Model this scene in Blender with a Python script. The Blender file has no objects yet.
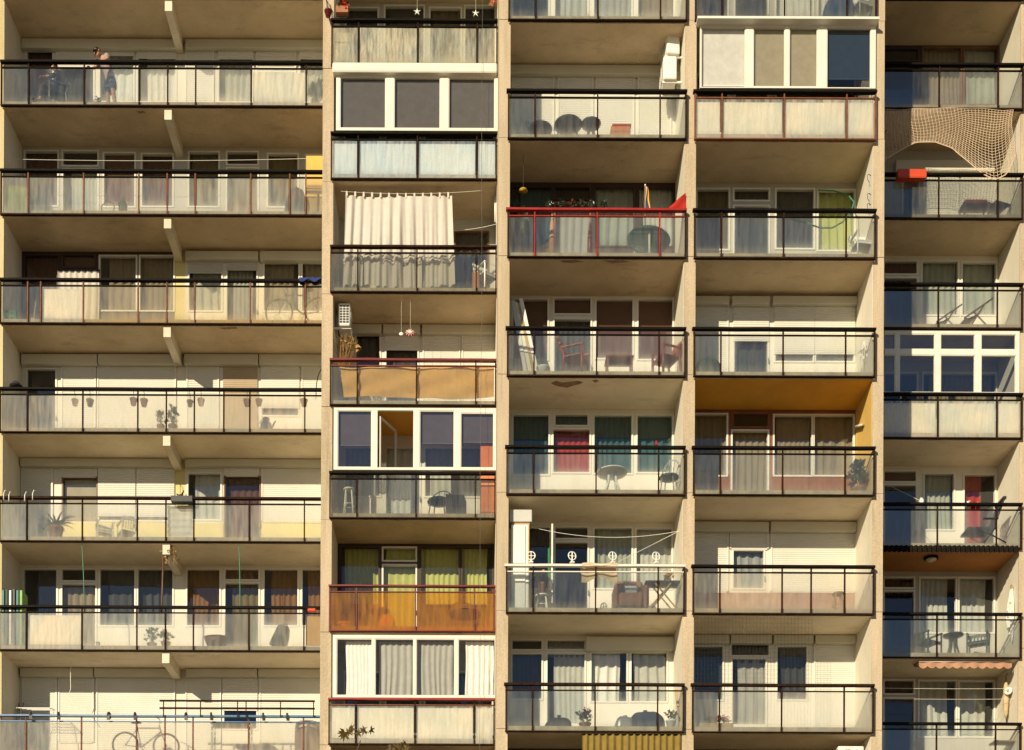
import bpy, math, random
from math import sin, cos, pi, radians, sqrt
from mathutils import Vector, Matrix
R = random.Random(7)
sc = bpy.context.scene
COL = sc.collection

# ------------------------------------------------------------------ camera model
F, PX0, PY0, TH, EYE = 1292.0, 470.0, 1094.0, 0.0042, 1.6
def W(px, py, Y):
    dx, dy = px - PX0, py - PY0
    ux = dx * cos(TH) + dy * sin(TH)
    uy = -dx * sin(TH) + dy * cos(TH)
    return ux * Y / F, EYE - uy * Y / F
def X_(px, Y, py=375): return W(px, py, Y)[0]
def Z_(px, py, Y): return W(px, py, Y)[1]

STOREY = 2.8
D = {1: 33.22, 2: 32.01, 3: 30.52, 4: 30.50, 5: 32.96}
RY = {1: (62.5, 108.95), 2: (21.0, 113.0), 3: (91.5, 118.5), 4: (92.0, 118.8), 5: (65.0, 109.75)}
XM = {1: 160, 2: 415, 3: 598, 4: 785, 5: 955}
DEP = 1.42
FRONT = .08
def YB(b): return D[b] + DEP
def rail_z(b, k): return Z_(XM[b], RY[b][0], D[b]) - STOREY * k
def floor_z(b, k): return rail_z(b, k) - .98
def ceil_z(b, k): return floor_z(b, k) + STOREY - .17
def zat(b, e, px, py): return Z_(px, py, D[b] + e)
def xat(b, e, px, py=375): return W(px, py, D[b] + e)[0]

fin_y = {0: D[1] + FRONT, 1: D[2] + FRONT, 2: D[3] + FRONT, 3: D[3] + FRONT, 4: D[3] + FRONT, 5: D[5] + FRONT}
fin_px = {0: (-70, 3), 1: (321.5, 332.5), 2: (497.5, 509), 3: (683.5, 695), 4: (872.3, 883.5), 5: (1019.5, 1090)}
FIN = {i: (X_(a, fin_y[i]), X_(c, fin_y[i])) for i, (a, c) in fin_px.items()}
def BX(b): return FIN[b - 1][1], FIN[b][0]

# ------------------------------------------------------------------ materials
MATS = {}
def nodes(name):
    m = bpy.data.materials.new(name); m.use_nodes = True
    nt = m.node_tree; nt.nodes.clear()
    out = nt.nodes.new('ShaderNodeOutputMaterial')
    return m, nt, out
def mat(name, col, rough=.6, var=.18, scale=2.5, bump=0.0, metal=0.0, streak=False, trans=0.0, spec=.4, fine=0.0, stain=0.0, stain_col=(.10, .075, .045), runs=False):
    if name in MATS: return MATS[name]
    m, nt, out = nodes(name)
    N, L = nt.nodes, nt.links
    p = N.new('ShaderNodeBsdfPrincipled')
    p.inputs['Roughness'].default_value = rough; p.inputs['Metallic'].default_value = metal
    p.inputs['Specular IOR Level'].default_value = spec
    tc = N.new('ShaderNodeTexCoord'); mp = N.new('ShaderNodeMapping')
    L.new(tc.outputs['Object'], mp.inputs[0])
    if streak: mp.inputs['Scale'].default_value = (2.2, 2.2, .25)
    n = N.new('ShaderNodeTexNoise'); n.inputs['Scale'].default_value = scale; n.inputs['Detail'].default_value = 8
    n.inputs['Roughness'].default_value = .65
    L.new(mp.outputs[0], n.inputs['Vector'])
    r = N.new('ShaderNodeValToRGB')
    a = [max(0, c * (1 - var)) for c in col]; d = [min(1, c * (1 + var * .6)) for c in col]
    a[2] *= .93
    r.color_ramp.elements[0].position = .3; r.color_ramp.elements[1].position = .68
    r.color_ramp.elements[0].color = (*a, 1); r.color_ramp.elements[1].color = (*d, 1)
    L.new(n.outputs[0], r.inputs[0])
    colout = r.outputs[0]
    if fine:
        n2 = N.new('ShaderNodeTexNoise'); n2.inputs['Scale'].default_value = 38; n2.inputs['Detail'].default_value = 4
        L.new(tc.outputs['Object'], n2.inputs['Vector'])
        mx = N.new('ShaderNodeMix'); mx.data_type = 'RGBA'; mx.blend_type = 'OVERLAY'; mx.inputs[0].default_value = fine
        L.new(colout, mx.inputs[6]); L.new(n2.outputs[0], mx.inputs[7]); colout = mx.outputs[2]
    if stain:
        n3 = N.new('ShaderNodeTexNoise'); n3.inputs['Scale'].default_value = 1.0; n3.inputs['Detail'].default_value = 9; n3.inputs['Roughness'].default_value = .72
        m3 = N.new('ShaderNodeMapping'); m3.inputs['Scale'].default_value = (5.5, 5.5, .33) if runs else (1.1, 2.6, 1.1); m3.inputs['Location'].default_value = (3.1, 7.7, 1.3)
        L.new(tc.outputs['Object'], m3.inputs[0]); L.new(m3.outputs[0], n3.inputs['Vector'])
        mr = N.new('ShaderNodeMapRange'); mr.inputs['From Min'].default_value = .54; mr.inputs['From Max'].default_value = .72
        mr.inputs['To Max'].default_value = stain; L.new(n3.outputs[0], mr.inputs['Value'])
        ms = N.new('ShaderNodeMix'); ms.data_type = 'RGBA'; L.new(mr.outputs[0], ms.inputs[0]); L.new(colout, ms.inputs[6]); ms.inputs[7].default_value = (*stain_col, 1)
        colout = ms.outputs[2]
    L.new(colout, p.inputs['Base Color'])
    if bump:
        nb = N.new('ShaderNodeTexNoise'); nb.inputs['Scale'].default_value = 45; nb.inputs['Detail'].default_value = 5
        L.new(tc.outputs['Object'], nb.inputs['Vector'])
        b = N.new('ShaderNodeBump'); b.inputs['Strength'].default_value = bump; b.inputs['Distance'].default_value = .02
        L.new(nb.outputs[0], b.inputs['Height']); L.new(b.outputs[0], p.inputs['Normal'])
    if trans:
        t = N.new('ShaderNodeBsdfTranslucent'); L.new(colout, t.inputs[0])
        mx = N.new('ShaderNodeMixShader'); mx.inputs[0].default_value = trans
        L.new(p.outputs[0], mx.inputs[1]); L.new(t.outputs[0], mx.inputs[2]); L.new(mx.outputs[0], out.inputs[0])
    else:
        L.new(p.outputs[0], out.inputs[0])
    MATS[name] = m
    return m

def glass_mat(name, tint, haze_col, haze=.2, blur=.18, dirt=.5, grime_col=(.22, .17, .09), scale=6, crinkle=0):
    """balcony glazing: one sheet, partly clear, partly rough, with a film of dust, sky reflection painted into its colour, and grime along its foot"""
    m, nt, out = nodes(name); N, L = nt.nodes, nt.links
    tr = N.new('ShaderNodeBsdfTransparent'); tr.inputs[0].default_value = (*tint, 1)
    rf = N.new('ShaderNodeBsdfRefraction'); rf.inputs['Color'].default_value = (*tint, 1)
    rf.inputs['Roughness'].default_value = .72; rf.inputs['IOR'].default_value = 1.09
    m1 = N.new('ShaderNodeMixShader'); m1.inputs[0].default_value = blur / max(.01, 1 - haze)
    L.new(tr.outputs[0], m1.inputs[1]); L.new(rf.outputs[0], m1.inputs[2])
    tc = N.new('ShaderNodeTexCoord')
    ns = N.new('ShaderNodeTexNoise'); ns.inputs['Scale'].default_value = scale; ns.inputs['Detail'].default_value = 7
    mp = N.new('ShaderNodeMapping'); mp.inputs['Scale'].default_value = (1.9, 1.9, .28)
    oi = N.new('ShaderNodeObjectInfo')
    vm = N.new('ShaderNodeVectorMath'); vm.operation = 'ADD'
    L.new(tc.outputs['Object'], vm.inputs[0]); L.new(oi.outputs['Random'], vm.inputs[1])
    L.new(vm.outputs[0], mp.inputs[0]); L.new(mp.outputs[0], ns.inputs['Vector'])
    # generated z: 0 at the foot of the sheet
    sep = N.new('ShaderNodeSeparateXYZ'); L.new(tc.outputs['Generated'], sep.inputs[0])
    ft = N.new('ShaderNodeMapRange'); ft.inputs['From Min'].default_value = .3; ft.inputs['From Max'].default_value = 0.0
    ft.inputs['To Min'].default_value = 0; ft.inputs['To Max'].default_value = dirt
    L.new(sep.outputs['Z'], ft.inputs['Value'])
    mul = N.new('ShaderNodeMath'); mul.operation = 'MULTIPLY'; L.new(ft.outputs[0], mul.inputs[0]); L.new(ns.outputs[0], mul.inputs[1])
    hz = N.new('ShaderNodeMapRange'); hz.inputs['From Min'].default_value = .3; hz.inputs['From Max'].default_value = .75
    hz.inputs['To Min'].default_value = haze * .5; hz.inputs['To Max'].default_value = haze * 1.55
    L.new(ns.outputs[0], hz.inputs['Value'])
    rv = N.new('ShaderNodeMath'); rv.operation = 'MULTIPLY_ADD'; rv.inputs[1].default_value = .7; rv.inputs[2].default_value = .65; L.new(oi.outputs['Random'], rv.inputs[0])
    hv = N.new('ShaderNodeMath'); hv.operation = 'MULTIPLY'; L.new(hz.outputs[0], hv.inputs[0]); L.new(rv.outputs[0], hv.inputs[1])
    hcol = N.new('ShaderNodeMix'); hcol.data_type = 'RGBA'
    hcol.inputs[6].default_value = (*haze_col, 1); hcol.inputs[7].default_value = (*grime_col, 1)
    g2 = N.new('ShaderNodeMath'); g2.operation = 'MULTIPLY'; g2.inputs[1].default_value = 1.6; g2.use_clamp = True
    L.new(mul.outputs[0], g2.inputs[0]); L.new(g2.outputs[0], hcol.inputs[0])
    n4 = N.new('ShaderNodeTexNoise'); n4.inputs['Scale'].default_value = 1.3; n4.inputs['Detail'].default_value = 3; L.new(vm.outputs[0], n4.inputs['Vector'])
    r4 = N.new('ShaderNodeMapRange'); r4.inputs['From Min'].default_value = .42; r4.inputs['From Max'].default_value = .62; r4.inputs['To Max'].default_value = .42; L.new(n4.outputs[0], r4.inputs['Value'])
    refl_tint = N.new('ShaderNodeMix'); refl_tint.data_type = 'RGBA'; refl_tint.inputs[6].default_value = (*haze_col, 1)  # bluish patches painted into the haze colour in place of reflected sky
    refl_tint.inputs[7].default_value = (haze_col[0] * .56, haze_col[1] * .80, haze_col[2] * 1.02, 1); L.new(r4.outputs[0], refl_tint.inputs[0]); L.new(refl_tint.outputs[2], hcol.inputs[6])
    df = N.new('ShaderNodeBsdfDiffuse'); L.new(hcol.outputs[2], df.inputs[0])
    tl = N.new('ShaderNodeBsdfTranslucent'); L.new(hcol.outputs[2], tl.inputs[0])
    m2 = N.new('ShaderNodeMixShader'); m2.inputs[0].default_value = .35
    L.new(df.outputs[0], m2.inputs[1]); L.new(tl.outputs[0], m2.inputs[2])
    fac = N.new('ShaderNodeMath'); fac.operation = 'ADD'; fac.use_clamp = True
    L.new(hv.outputs[0], fac.inputs[0]); L.new(mul.outputs[0], fac.inputs[1])
    m3 = N.new('ShaderNodeMixShader'); L.new(fac.outputs[0], m3.inputs[0]); L.new(m1.outputs[0], m3.inputs[1]); L.new(m2.outputs[0], m3.inputs[2])
    gl = N.new('ShaderNodeBsdfGlossy'); gl.inputs['Roughness'].default_value = .1; gl.inputs['Color'].default_value = (.72, .86, 1, 1)
    lw = N.new('ShaderNodeLayerWeight'); lw.inputs['Blend'].default_value = .35
    ml = N.new('ShaderNodeMath'); ml.operation = 'MULTIPLY_ADD'; ml.inputs[1].default_value = .3; ml.inputs[2].default_value = .065
    L.new(lw.outputs['Facing'], ml.inputs[0])
    m4 = N.new('ShaderNodeMixShader'); L.new(ml.outputs[0], m4.inputs[0]); L.new(m3.outputs[0], m4.inputs[1]); L.new(gl.outputs[0], m4.inputs[2])
    if crinkle:
        vo = N.new('ShaderNodeTexVoronoi'); vo.inputs['Scale'].default_value = 16
        L.new(tc.outputs['Object'], vo.inputs['Vector'])
        b = N.new('ShaderNodeBump'); b.inputs['Strength'].default_value = crinkle; b.inputs['Distance'].default_value = .03
        L.new(vo.outputs[0], b.inputs['Height'])
        for s in (df, tl, gl, rf): L.new(b.outputs[0], s.inputs['Normal'])
    L.new(m4.outputs[0], out.inputs[0]); MATS[name] = m
    return m

def pane_mat(name, tint, refl):
    m, nt, out = nodes(name); N, L = nt.nodes, nt.links
    tr = N.new('ShaderNodeBsdfTransparent'); tr.inputs[0].default_value = (*tint, 1)
    gl = N.new('ShaderNodeBsdfGlossy'); gl.inputs['Roughness'].default_value = .015; gl.inputs['Color'].default_value = (.85, .92, 1, 1)
    tc = N.new('ShaderNodeTexCoord'); n = N.new('ShaderNodeTexNoise'); n.inputs['Scale'].default_value = 1.1
    L.new(tc.outputs['Object'], n.inputs['Vector'])
    b = N.new('ShaderNodeBump'); b.inputs['Strength'].default_value = .12; b.inputs['Distance'].default_value = .04
    L.new(n.outputs[0], b.inputs['Height']); L.new(b.outputs[0], gl.inputs['Normal'])
    lw = N.new('ShaderNodeLayerWeight'); lw.inputs['Blend'].default_value = .3
    ml = N.new('ShaderNodeMath'); ml.operation = 'MULTIPLY_ADD'; ml.inputs[1].default_value = .35; ml.inputs[2].default_value = refl
    L.new(lw.outputs['Facing'], ml.inputs[0])
    mx = N.new('ShaderNodeMixShader'); L.new(ml.outputs[0], mx.inputs[0]); L.new(tr.outputs[0], mx.inputs[1]); L.new(gl.outputs[0], mx.inputs[2])
    L.new(mx.outputs[0], out.inputs[0]); MATS[name] = m
    return m

mat('concrete', (.48, .39, .275), .85, .22, 1.3, .4, streak=True, fine=.4, stain=.38, runs=True)
mat('concrete_pale', (.56, .47, .27), .85, .2, 1.3, .3, streak=True, fine=.3, stain=.4, runs=True)
mat('plaster', (.66, .59, .47), .8, .15, .9, .12, fine=.15, stain=.25, runs=True)
mat('side_plaster', (.68, .64, .54), .8, .1, .9, .1, fine=.1, stain=.2, runs=True)
mat('floor_screed', (.22, .19, .15), .85, .2, 1)
mat('soffit', (.58, .46, .305), .85, .22, .8, .15, fine=.25, stain=.5, stain_col=(.20, .15, .09))
mat('soffit_pale', (.80, .69, .52), .85, .16, .8, .15, fine=.25, stain=.42, stain_col=(.33, .26, .17))
mat('orange_paint', (.74, .38, .04), .7, .16, 1)
mat('bright_orange_paint', (.78, .36, .035), .7, .12, 1)
mat('cable_grey', (.12, .115, .10), .7, .1, 8)
mat('rust_orange_paint', (.42, .17, .04), .7, .2, 1)
mat('ochre_paint', (.66, .44, .12), .7, .12, 1)
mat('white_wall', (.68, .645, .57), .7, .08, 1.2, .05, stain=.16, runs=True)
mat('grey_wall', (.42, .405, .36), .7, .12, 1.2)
mat('yellow_wall', (.64, .54, .24), .7, .12, 1.5)
mat('brick_wall', (.30, .17, .12), .8, .25, 3)
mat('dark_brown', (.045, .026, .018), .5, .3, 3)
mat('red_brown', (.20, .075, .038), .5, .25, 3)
mat('slab_edge', (.46, .385, .25), .9, .4, 4, .5, fine=.4, stain=.75, stain_col=(.06, .045, .03))
mat('white_paint', (.70, .68, .62), .4, .06, 3)
mat('shutter', (.66, .64, .585), .5, .07, .8)
mat('shutter_grey', (.48, .47, .45), .5, .1, .8)
mat('shutter_brown', (.42, .33, .22), .5, .15, .8)
mat('shutter_box', (.57, .545, .46), .5, .08, .9)
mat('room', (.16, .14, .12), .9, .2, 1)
mat('black_paint', (.0095, .0075, .006), .6, .4, 6, spec=.06)
mat('rust', (.17, .055, .022), .7, .45, 9)
mat('rust_dark', (.030, .015, .009), .75, .6, 9, spec=.06)
mat('red_paint', (.30, .018, .013), .4, .25, 5)
mat('dark_red_paint', (.16, .018, .016), .4, .3, 5)
mat('blue_paint', (.055, .17, .36), .4, .3, 8)
mat('cream_paint', (.62, .60, .46), .45, .15, 5)
mat('board_white', (.82, .78, .68), .5, .1, 1.5)
mat('board_cool', (.72, .78, .80), .35, .08, 1.5)
mat('board_bleached', (.84, .73, .58), .7, .12, 4, streak=True, stain=.6, stain_col=(.36, .22, .12))
mat('board_brown', (.62, .34, .10), .6, .15, 2)
mat('grey_metal', (.30, .30, .29), .4, .2, 5, metal=.3)
mat('white_plastic', (.78, .77, .72), .35, .06, 5)
mat('dark_plastic', (.03, .032, .035), .5, .3, 5)
mat('dark_green', (.03, .055, .04), .6, .3, 5)
mat('black_cloth', (.025, .028, .035), .9, .3, 8, .3)
mat('terracotta', (.34, .15, .075), .8, .2, 6)
mat('red_planter', (.55, .065, .02), .5, .12, 5)
mat('wood_red', (.27, .055, .025), .5, .3, 7)
mat('wood_tan', (.42, .27, .12), .6, .25, 5)
mat('wood_brown', (.16, .08, .04), .5, .3, 5)
mat('leaf', (.07, .12, .03), .6, .4, 9, trans=.3)
mat('leaf_dark', (.025, .055, .025), .6, .4, 9, trans=.2)
mat('leaf_rust', (.115, .075, .016), .6, .5, 9, trans=.3)
mat('straw', (.40, .26, .10), .8, .3, 9)
mat('flower_yellow', (.62, .40, .03), .6, .15, 9, trans=.2)
mat('flower_red', (.55, .03, .02), .6, .15, 9, trans=.2)
mat('flower_pink', (.75, .35, .22), .6, .15, 9, trans=.2)
mat('skin', (.50, .27, .18), .55, .08, 8)
mat('hair', (.018, .012, .01), .5, .3, 20)
mat('shirt_grey', (.33, .25, .26), .85, .15, 12)
mat('shirt_dark', (.035, .045, .08), .85, .25, 12)
mat('denim', (.05, .10, .20), .85, .25, 12)
mat('trousers_dark', (.03, .03, .04), .85, .25, 12)
mat('cloth_white', (.76, .71, .66), .9, .06, 6, trans=.3)
mat('cloth_orange', (.82, .46, .13), .9, .12, 7, trans=.25)
mat('cloth_gold', (.27, .19, .045), .9, .2, 7, trans=.2)
mat('cloth_red', (.50, .025, .012), .85, .12, 6, trans=.25)
mat('cloth_blue', (.02, .035, .16), .9, .3, 8)
mat('cloth_pink', (.52, .28, .18), .9, .1, 6, trans=.2)
mat('cloth_cream', (.66, .50, .30), .9, .2, 9, trans=.2)
mat('cloth_green', (.04, .20, .09), .9, .2, 8)
mat('flag_blue', (.015, .04, .22), .8, .1, 6)
mat('flag_yellow', (.75, .42, .01), .8, .1, 6)
mat('flag_white', (.7, .62, .6), .8, .1, 6)
mat('net_cord', (.58, .44, .31), .9, .2, 8)
mat('cord_white', (.7, .68, .62), .7, .1, 8)
mat('cord_green', (.05, .22, .12), .6, .1, 8)
mat('cord_dark', (.03, .03, .03), .6, .1, 8)
mat('teal_board', (.03, .16, .16), .5, .2, 6)
mat('green_board', (.22, .42, .08), .5, .2, 6)
mat('yellow_wood', (.62, .40, .07), .55, .12, 3)
mat('orange_box', (.74, .21, .05), .5, .15, 5)
mat('blue_bag', (.03, .12, .32), .6, .2, 5)
mat('chair_brown', (.20, .095, .06), .8, .25, 6)
mat('green_cloth', (.25, .30, .07), .85, .3, 4)
mat('barrel_brown', (.34, .24, .19), .6, .12, 2)
mat('chrome', (.55, .55, .55), .25, .1, 5, metal=.9)
mat('tyre', (.02, .02, .02), .8, .2, 8)
mat('bike_frame', (.22, .20, .19), .4, .2, 5, metal=.3)
mat('bark', (.10, .065, .04), .9, .3, 6, .6)
mat('ground_mat', (.30, .245, .18), .95, .25, .15)
mat('roofing', (.2, .18, .16), .9, .2, 1)
mat('lamp_glass', (.62, .56, .42), .4, .05, 5)
mat('grey_box', (.52, .52, .50), .45, .06, 4)
for nm, c, t in (('white', (.86, .84, .79), .12), ('grey', (.45, .44, .40), .18), ('sheer', (.62, .62, .56), .25), ('brown', (.12, .05, .03), .15),
                 ('tan', (.36, .29, .19), .3), ('olive', (.20, .15, .06), .25), ('orange', (.27, .13, .03), .25), ('lime', (.66, .68, .22), .3),
                 ('teal', (.06, .15, .15), .3), ('red', (.42, .045, .028), .2), ('dark', (.07, .07, .065), .2), ('mauve', (.20, .155, .165), .1),
                 ('redbrown', (.13, .055, .035), .1), ('lace', (.62, .64, .64), .5), ('blindgrey', (.155, .14, .125), .05), ('beige', (.50, .44, .31), .2), ('navy', (.03, .05, .08), .1), ('palegreen', (.55, .58, .48), .4)):
    mat('curtain_' + nm, c, .9, .12, 5, trans=t)
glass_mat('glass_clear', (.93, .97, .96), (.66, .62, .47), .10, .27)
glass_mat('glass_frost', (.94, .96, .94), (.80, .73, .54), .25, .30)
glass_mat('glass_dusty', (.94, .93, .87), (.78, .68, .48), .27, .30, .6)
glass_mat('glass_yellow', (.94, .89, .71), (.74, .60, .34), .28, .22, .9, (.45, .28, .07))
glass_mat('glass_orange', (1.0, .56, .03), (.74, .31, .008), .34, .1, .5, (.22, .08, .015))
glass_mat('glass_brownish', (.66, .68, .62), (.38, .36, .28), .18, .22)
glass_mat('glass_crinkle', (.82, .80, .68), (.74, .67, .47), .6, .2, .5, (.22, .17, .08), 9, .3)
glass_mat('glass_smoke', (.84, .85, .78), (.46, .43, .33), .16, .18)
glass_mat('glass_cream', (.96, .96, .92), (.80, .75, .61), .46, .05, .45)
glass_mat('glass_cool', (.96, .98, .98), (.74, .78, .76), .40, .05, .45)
pane_mat('pane', (.90, .92, .91), .06)
pane_mat('pane_clear', (.97, .98, .98), .035)
pane_mat('pane_strong', (.80, .83, .83), .13)
def mm(n): return MATS[n] if isinstance(n, str) else n

# ------------------------------------------------------------------ mesh builder
class M:
    def __init__(s): s.v = []; s.f = []; s.mi = []; s.sm = []
    def add(s, vs, fs, m=0, smooth=False):
        o = len(s.v); s.v += [tuple(v) for v in vs]
        for f in fs: s.f.append([i + o for i in f]); s.mi.append(m); s.sm.append(smooth)
        return s
    def box(s, x0, x1, y0, y1, z0, z1, m=0):
        return s.add([(x0, y0, z0), (x1, y0, z0), (x1, y1, z0), (x0, y1, z0), (x0, y0, z1), (x1, y0, z1), (x1, y1, z1), (x0, y1, z1)],
                     [(0, 3, 2, 1), (4, 5, 6, 7), (0, 1, 5, 4), (1, 2, 6, 5), (2, 3, 7, 6), (3, 0, 4, 7)], m)
    def cbox(s, c, d, m=0):
        return s.box(c[0] - d[0] / 2, c[0] + d[0] / 2, c[1] - d[1] / 2, c[1] + d[1] / 2, c[2] - d[2] / 2, c[2] + d[2] / 2, m)
    def rbox(s, x0, x1, y0, y1, z0, z1, r=.02, m=0):
        """box with chamfered vertical and top edges"""
        r = min(r, (x1 - x0) * .45, (y1 - y0) * .45, (z1 - z0) * .45)
        def ring(i, z): return [(x0 + i, y0 + r, z), (x0 + r, y0 + i, z), (x1 - r, y0 + i, z), (x1 - i, y0 + r, z), (x1 - i, y1 - r, z), (x1 - r, y1 - i, z), (x0 + r, y1 - i, z), (x0 + i, y1 - r, z)]
        rs = [ring(r * .6, z0), ring(0, z0 + r), ring(0, z1 - r), ring(r * .6, z1)]
        vs = sum(rs, []); fs = []
        for k in range(3):
            for i in range(8):
                j = (i + 1) % 8; fs.append((k * 8 + i, k * 8 + j, k * 8 + 8 + j, k * 8 + 8 + i))
        fs.append(tuple(range(24, 32))); fs.append(tuple(range(7, -1, -1)))
        return s.add(vs, fs, m)
    def tube(s, pts, r, n=6, m=0, closed=False):
        P = [Vector(p) for p in pts]; rs = r if isinstance(r, (list, tuple)) else [r] * len(P)
        vs, fs = [], []; L = len(P)
        up = None
        for i, p in enumerate(P):
            if closed: t = P[(i + 1) % L] - P[i - 1]
            else: t = P[min(i + 1, L - 1)] - P[max(i - 1, 0)]
            if t.length < 1e-9: t = Vector((0, 0, 1))
            t.normalize()
            if up is None:
                up = Vector((0, 0, 1)) if abs(t.z) < .9 else Vector((1, 0, 0))
            a = t.cross(up)
            if a.length < 1e-6: a = t.cross(Vector((0, 1, 0)))
            a.normalize(); b = a.cross(t).normalized(); up = b
            for j in range(n):
                q = 2 * pi * j / n + pi / n
                vs.append(p + (a * cos(q) + b * sin(q)) * rs[i])
        for i in range(L if closed else L - 1):
            i2 = (i + 1) % L
            for j in range(n):
                k = (j + 1) % n
                fs.append((i * n + j, i * n + k, i2 * n + k, i2 * n + j))
        if not closed:
            fs.append(tuple(range(n - 1, -1, -1))); fs.append(tuple((L - 1) * n + j for j in range(n)))
        return s.add(vs, fs, m, n > 5)
    def lathe(s, prof, c, n=16, m=0, sx=1, sy=1):
        vs, fs = [], []
        for (r, z) in prof:
            for j in range(n):
                q = 2 * pi * j / n; vs.append((c[0] + r * cos(q) * sx, c[1] + r * sin(q) * sy, c[2] + z))
        for i in range(len(prof) - 1):
            for j in range(n):
                k = (j + 1) % n; fs.append((i * n + j, i * n + k, i * n + n + k, i * n + n + j))
        fs.append(tuple(range(n - 1, -1, -1))); fs.append(tuple((len(prof) - 1) * n + j for j in range(n)))
        return s.add(vs, fs, m, True)
    def ball(s, c, r, m=0, n=10):
        r3 = r if isinstance(r, (tuple, list)) else (r, r, r)
        vs, fs = [], []
        for i in range(n + 1):
            a = pi * i / n
            for j in range(n):
                q = 2 * pi * j / n
                vs.append((c[0] + r3[0] * sin(a) * cos(q), c[1] + r3[1] * sin(a) * sin(q), c[2] - r3[2] * cos(a)))
        for i in range(n):
            for j in range(n):
                k = (j + 1) % n; fs.append((i * n + j, i * n + k, i * n + n + k, i * n + n + j))
        return s.add(vs, fs, m, True)
    def grid(s, fn, nu, nv, m=0, smooth=True):
        vs = [fn(i / nu, j / nv) for j in range(nv + 1) for i in range(nu + 1)]
        fs = [(j * (nu + 1) + i, j * (nu + 1) + i + 1, (j + 1) * (nu + 1) + i + 1, (j + 1) * (nu + 1) + i) for j in range(nv) for i in range(nu)]
        return s.add(vs, fs, m, smooth)
    def plate(s, x0, x1, z0, z1, holes, y0, y1, m=0):
        xs = sorted({x0, x1, *[min(max(h[i], x0), x1) for h in holes for i in (0, 1)]})
        zs = sorted({z0, z1, *[min(max(h[i], z0), z1) for h in holes for i in (2, 3)]})
        def solid(i, j):
            if not (0 <= i < len(xs) - 1 and 0 <= j < len(zs) - 1): return False
            cx, cz = (xs[i] + xs[i + 1]) / 2, (zs[j] + zs[j + 1]) / 2
            return not any(h[0] < cx < h[1] and h[2] < cz < h[3] for h in holes)
        for i in range(len(xs) - 1):
            for j in range(len(zs) - 1):
                if not solid(i, j): continue
                a, b, c, d = xs[i], xs[i + 1], zs[j], zs[j + 1]
                vs = [(a, y0, c), (b, y0, c), (b, y0, d), (a, y0, d), (a, y1, c), (b, y1, c), (b, y1, d), (a, y1, d)]
                fs = [(0, 1, 2, 3), (5, 4, 7, 6)]
                if not solid(i - 1, j): fs.append((4, 0, 3, 7))
                if not solid(i + 1, j): fs.append((1, 5, 6, 2))
                if not solid(i, j - 1): fs.append((4, 5, 1, 0))
                if not solid(i, j + 1): fs.append((3, 2, 6, 7))
                s.add(vs, fs, m)
        return s
    def xf(s, rotz=0, loc=(0, 0, 0), rx=0, ry=0):
        A = Matrix.Translation(loc) @ Matrix.Rotation(rotz, 4, 'Z') @ Matrix.Rotation(ry, 4, 'Y') @ Matrix.Rotation(rx, 4, 'X')
        s.v = [tuple(A @ Vector(v)) for v in s.v]; return s
    def mesh(s, name, mats, base=(0, 0, 0)):
        me = bpy.data.meshes.new(name)
        me.from_pydata([(v[0] - base[0], v[1] - base[1], v[2] - base[2]) for v in s.v], [], s.f)
        for m in (mats if isinstance(mats, (list, tuple)) else [mats]): me.materials.append(mm(m))
        me.polygons.foreach_set('material_index', s.mi); me.polygons.foreach_set('use_smooth', s.sm)
        me.update()
        return me

def obj(name, mb, mats, parent=None, base=(0, 0, 0), label=None):
    o = bpy.data.objects.new(name, mb.mesh(name, mats, base)); COL.objects.link(o)
    if parent is not None: o.parent = parent
    else: o.location = base
    if label: o['label'] = label
    return o
def tag(o, label, cat, group=None):
    o['label'] = label; o['category'] = cat
    if group: o['group'] = group
    return o
def thing(name, label, cat, loc, parts, rotz=0, group=None):
    """an Empty with its parts in local coordinates; part = (name, mesh builder, materials[, subparts[, label]])"""
    r = bpy.data.objects.new(name, None); COL.objects.link(r); r.empty_display_size = .1
    r.location = loc; r.rotation_euler = (0, 0, rotz); tag(r, label, cat, group)
    for p in parts:
        o = obj(p[0], p[1], p[2], r)
        if len(p) > 4 and p[4]: o['label'] = p[4]
        for q in (p[3] if len(p) > 3 else ()): obj(q[0], q[1], q[2], o)
    return r
def one(name, label, cat, mb, mats, base, group=None, local=False):
    """a thing that is one mesh; mesh in world coordinates unless local"""
    if local:
        o = bpy.data.objects.new(name, mb.mesh(name, mats)); COL.objects.link(o); o.location = base
    else: o = obj(name, mb, mats, None, base)
    return tag(o, label, cat, group)
def dup(root, loc, rotz, label, scale=None):
    r = root.copy(); COL.objects.link(r); r.location = loc; r.rotation_euler = (0, 0, rotz); r['label'] = label
    if scale: r.scale = (scale,) * 3
    for ch in list(root.children):
        c = ch.copy(); COL.objects.link(c); c.parent = r
        for g in list(ch.children):
            d = g.copy(); COL.objects.link(d); d.parent = c
    return r

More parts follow.
